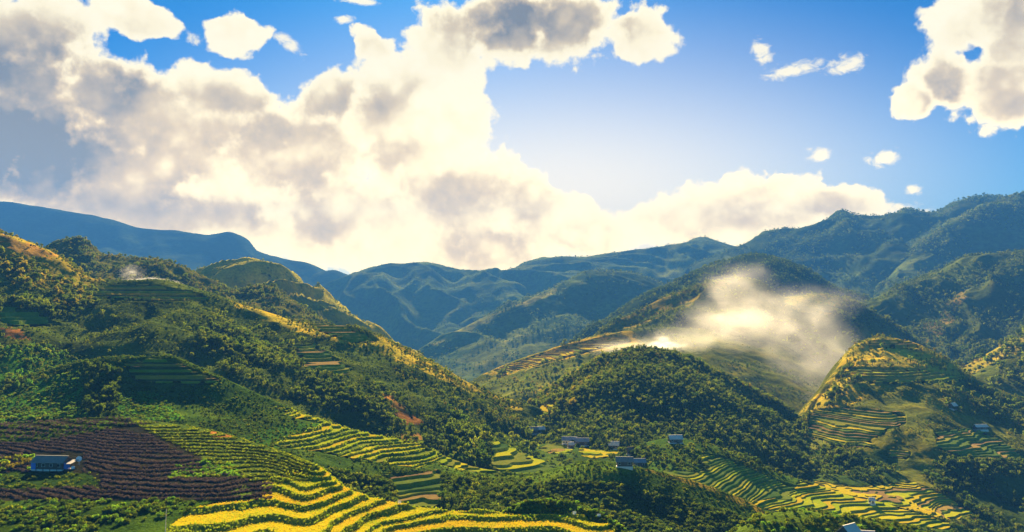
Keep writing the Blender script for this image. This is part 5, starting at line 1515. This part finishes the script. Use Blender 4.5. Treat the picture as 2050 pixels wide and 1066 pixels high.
link('post', box_mesh('post', [((-0.06, 0.0, -0.3), (0.06, 0.12, 1.9))], 'white'), de)
wt_p, _ = on_land(146, 940)
tv, tf = tube([(0, 0, 0), (0, 0, 0.05), (0, 0, 0.95), (0, 0, 1.05)], [0.02, 0.55, 0.55, 0.02], 14)
wo_ = link('water_barrel', mesh_from('water_barrel', tv, tf, 3, [M['white']], True)); wo_.location = wt_p
tag(wo_, 'white water barrel on the ground by the blue lean-to', 'barrel')

H8 = 'hamlet houses'
house('grey roofed hamlet house at the upper end beside the woods', 1066, 868, 11, 6.5, 2.8, 1.8, 12, 'sheet_grey', 'plank', 3, H8)
house('white roofed small house beside the upper hamlet house', 1083, 866, 7, 5, 2.6, 1.6, 24, 'sheet_white', 'plank', 2, H8)
house('house with pale blue sheet roof, largest in the hamlet row', 1140, 889, 14, 7, 2.9, 1.8, -8, 'sheet_blue', 'plaster', 4, H8)
house('grey blue roofed house behind the terraced fields at the row end', 1166, 891, 12, 6.5, 2.8, 1.7, -6, 'sheet_blue', 'plank', 3, H8)
house('small hut with reddish boards at the tip of the left fields', 1143, 897, 5, 4, 2.4, 1.3, 15, 'sheet_white', 'plank_red', 1, H8)
house('lone hut with a bright white roof at the end of the golden field', 1229, 898, 9, 6, 2.6, 1.9, -10, 'sheet_white', 'plank_red', 2, H8)
house('reddish board hut at the foot of the bushy spur', 1262, 910, 5, 4.5, 2.8, 1.4, 20, 'thatch', 'plank_red', 1, H8)
house('pale grey roofed house just behind the dark ridge crest', 1250, 933, 10, 6, 2.4, 1.5, -5, 'sheet_grey', 'plank', 3, H8)
house('bluish grey roofed house next to it behind the ridge crest, further right', 1280, 934, 9, 6, 2.8, 1.5, 4, 'sheet_blue', 'plank', 3, H8)
house('hut with a long pale roof on the shoulder of the low spur', 1352, 886, 11, 6.5, 2.5, 1.8, 6, 'sheet_white', 'thatch', 3)
house('house with broad white roof at the bottom edge on the green knoll', 1700, 1082, 7.5, 6, 2.6, 2.0, 35, 'sheet_white', 'plank', 2)
house('second low white roof attached beside the bottom edge house', 1736, 1080, 5, 4, 1.6, 0.8, -12, 'sheet_white', 'plank', 1)
house('tiny white hut halfway up the scrubby right hill', 1908, 818, 8, 6, 2.6, 2.0, 30, 'sheet_white', 'plank', 2)
house('white roofed house above the dark terraces on the right hill', 1963, 860, 14, 6, 2.4, 1.5, 4, 'sheet_white', 'plank', 4)
house('small white field hut between the two lower golden terrace strips', 1745, 1008, 4, 3.5, 2.0, 1.0, 10, 'sheet_white', 'plaster', 1)

# pole standing in the dark grass at the bottom
pp, _ = on_land(331, 1068)
pv, pf_ = tube([(0, 0, -0.5), (0.05, 0, 3.5), (0.12, 0, 6.0)], [0.10, 0.08, 0.06], 8)
po = bpy.data.objects.new('bamboo_pole', None); col.objects.link(po); po.location = pp
tag(po, 'thin pale pole standing in the dark grass at the bottom edge', 'pole')
link('shaft', mesh_from('shaft', pv, pf_, 3, [M['sheet_white']], True), po)
for k in range(5):
    nv_, nf_ = tube([(0.017 * k, 0, 0.9 + k), (0.017 * k, 0, 0.96 + k)], [0.10, 0.10], 8)
    link('joint', mesh_from('joint', nv_, nf_, 3, [M['plank']], True), po)


# white scarecrow rags on sticks in the near rice
def rag(px, py, label, h=1.6):
    p, _ = on_land(px, py)
    e = bpy.data.objects.new('scarecrow', None); col.objects.link(e); e.location = p
    tag(e, label, 'scarecrow', 'scarecrows in the near rice')
    v, f = tube([(0, 0, -0.5), (0, 0, h)], [0.05, 0.04], 6)
    link('stick', mesh_from('stick', v, f, 3, [M['plank']], True), e)
    v, f = tube([(-0.6, 0, h * 0.8), (0.6, 0, h * 0.8)], [0.035, 0.035], 6)
    link('crossbar', mesh_from('crossbar', v, f, 3, [M['plank']], True), e)
    V = []; F_ = []
    for i in range(7):
        for j in range(5):
            V.append((-0.5 + i / 6.0, 0.07 * math.sin(i * 1.7) * (1 + j * 0.4) - 0.05, h * 0.82 - 0.22 * j - 0.05 * math.sin(i * 2.1) * j))
    for i in range(6):
        for j in range(4):
            F_.append((i * 5 + j, i * 5 + j + 1, i * 5 + j + 6, i * 5 + j + 5))
    me = bpy.data.meshes.new('cloth'); me.from_pydata(V, [], F_); me.materials.append(M['white'])
    link('cloth', me, e)


rag(1150, 1033, 'white rag scarecrow at the tip of the orange field')
rag(1199, 1038, 'white rag scarecrow on the grassy edge right of the orange field')
rag(800, 1011, 'white rag scarecrow on the crest of the golden terraces')

# standing rice and the grass fringe on the banks of the nearer terraces
for hn in ('near_hillside', 'terraced_ridge', 'lower_spur'):
    for code, nm, lb in ((0, 'rice_plants', 'standing ripe rice in the terraces of'), (1, 'bank_grass', 'grass fringe on the terrace banks of')):
        g_ = [(p, k) for (h_, c_, p, k) in RICE if h_ == hn and c_ == code]
        if not g_: continue
        P = np.concatenate([p for p, k in g_])
        K = np.concatenate([np.full(len(p), k if code == 0 else 17) for p, k in g_])
        if code == 0: K = np.where((K == 15) & (fbm(P[:, 0] / 14, P[:, 1] / 14, 2) > 0.28), 16, K)
        S = rng.uniform(0.18, 0.36, len(P)) if code == 0 else rng.uniform(0.4, 0.85, len(P))
        scatter_object(nm, P, K, S * (1.0 if hn == 'near_hillside' else 1.3), f"{lb} {WHERE[hn]}", 'rice' if code == 0 else 'grass')
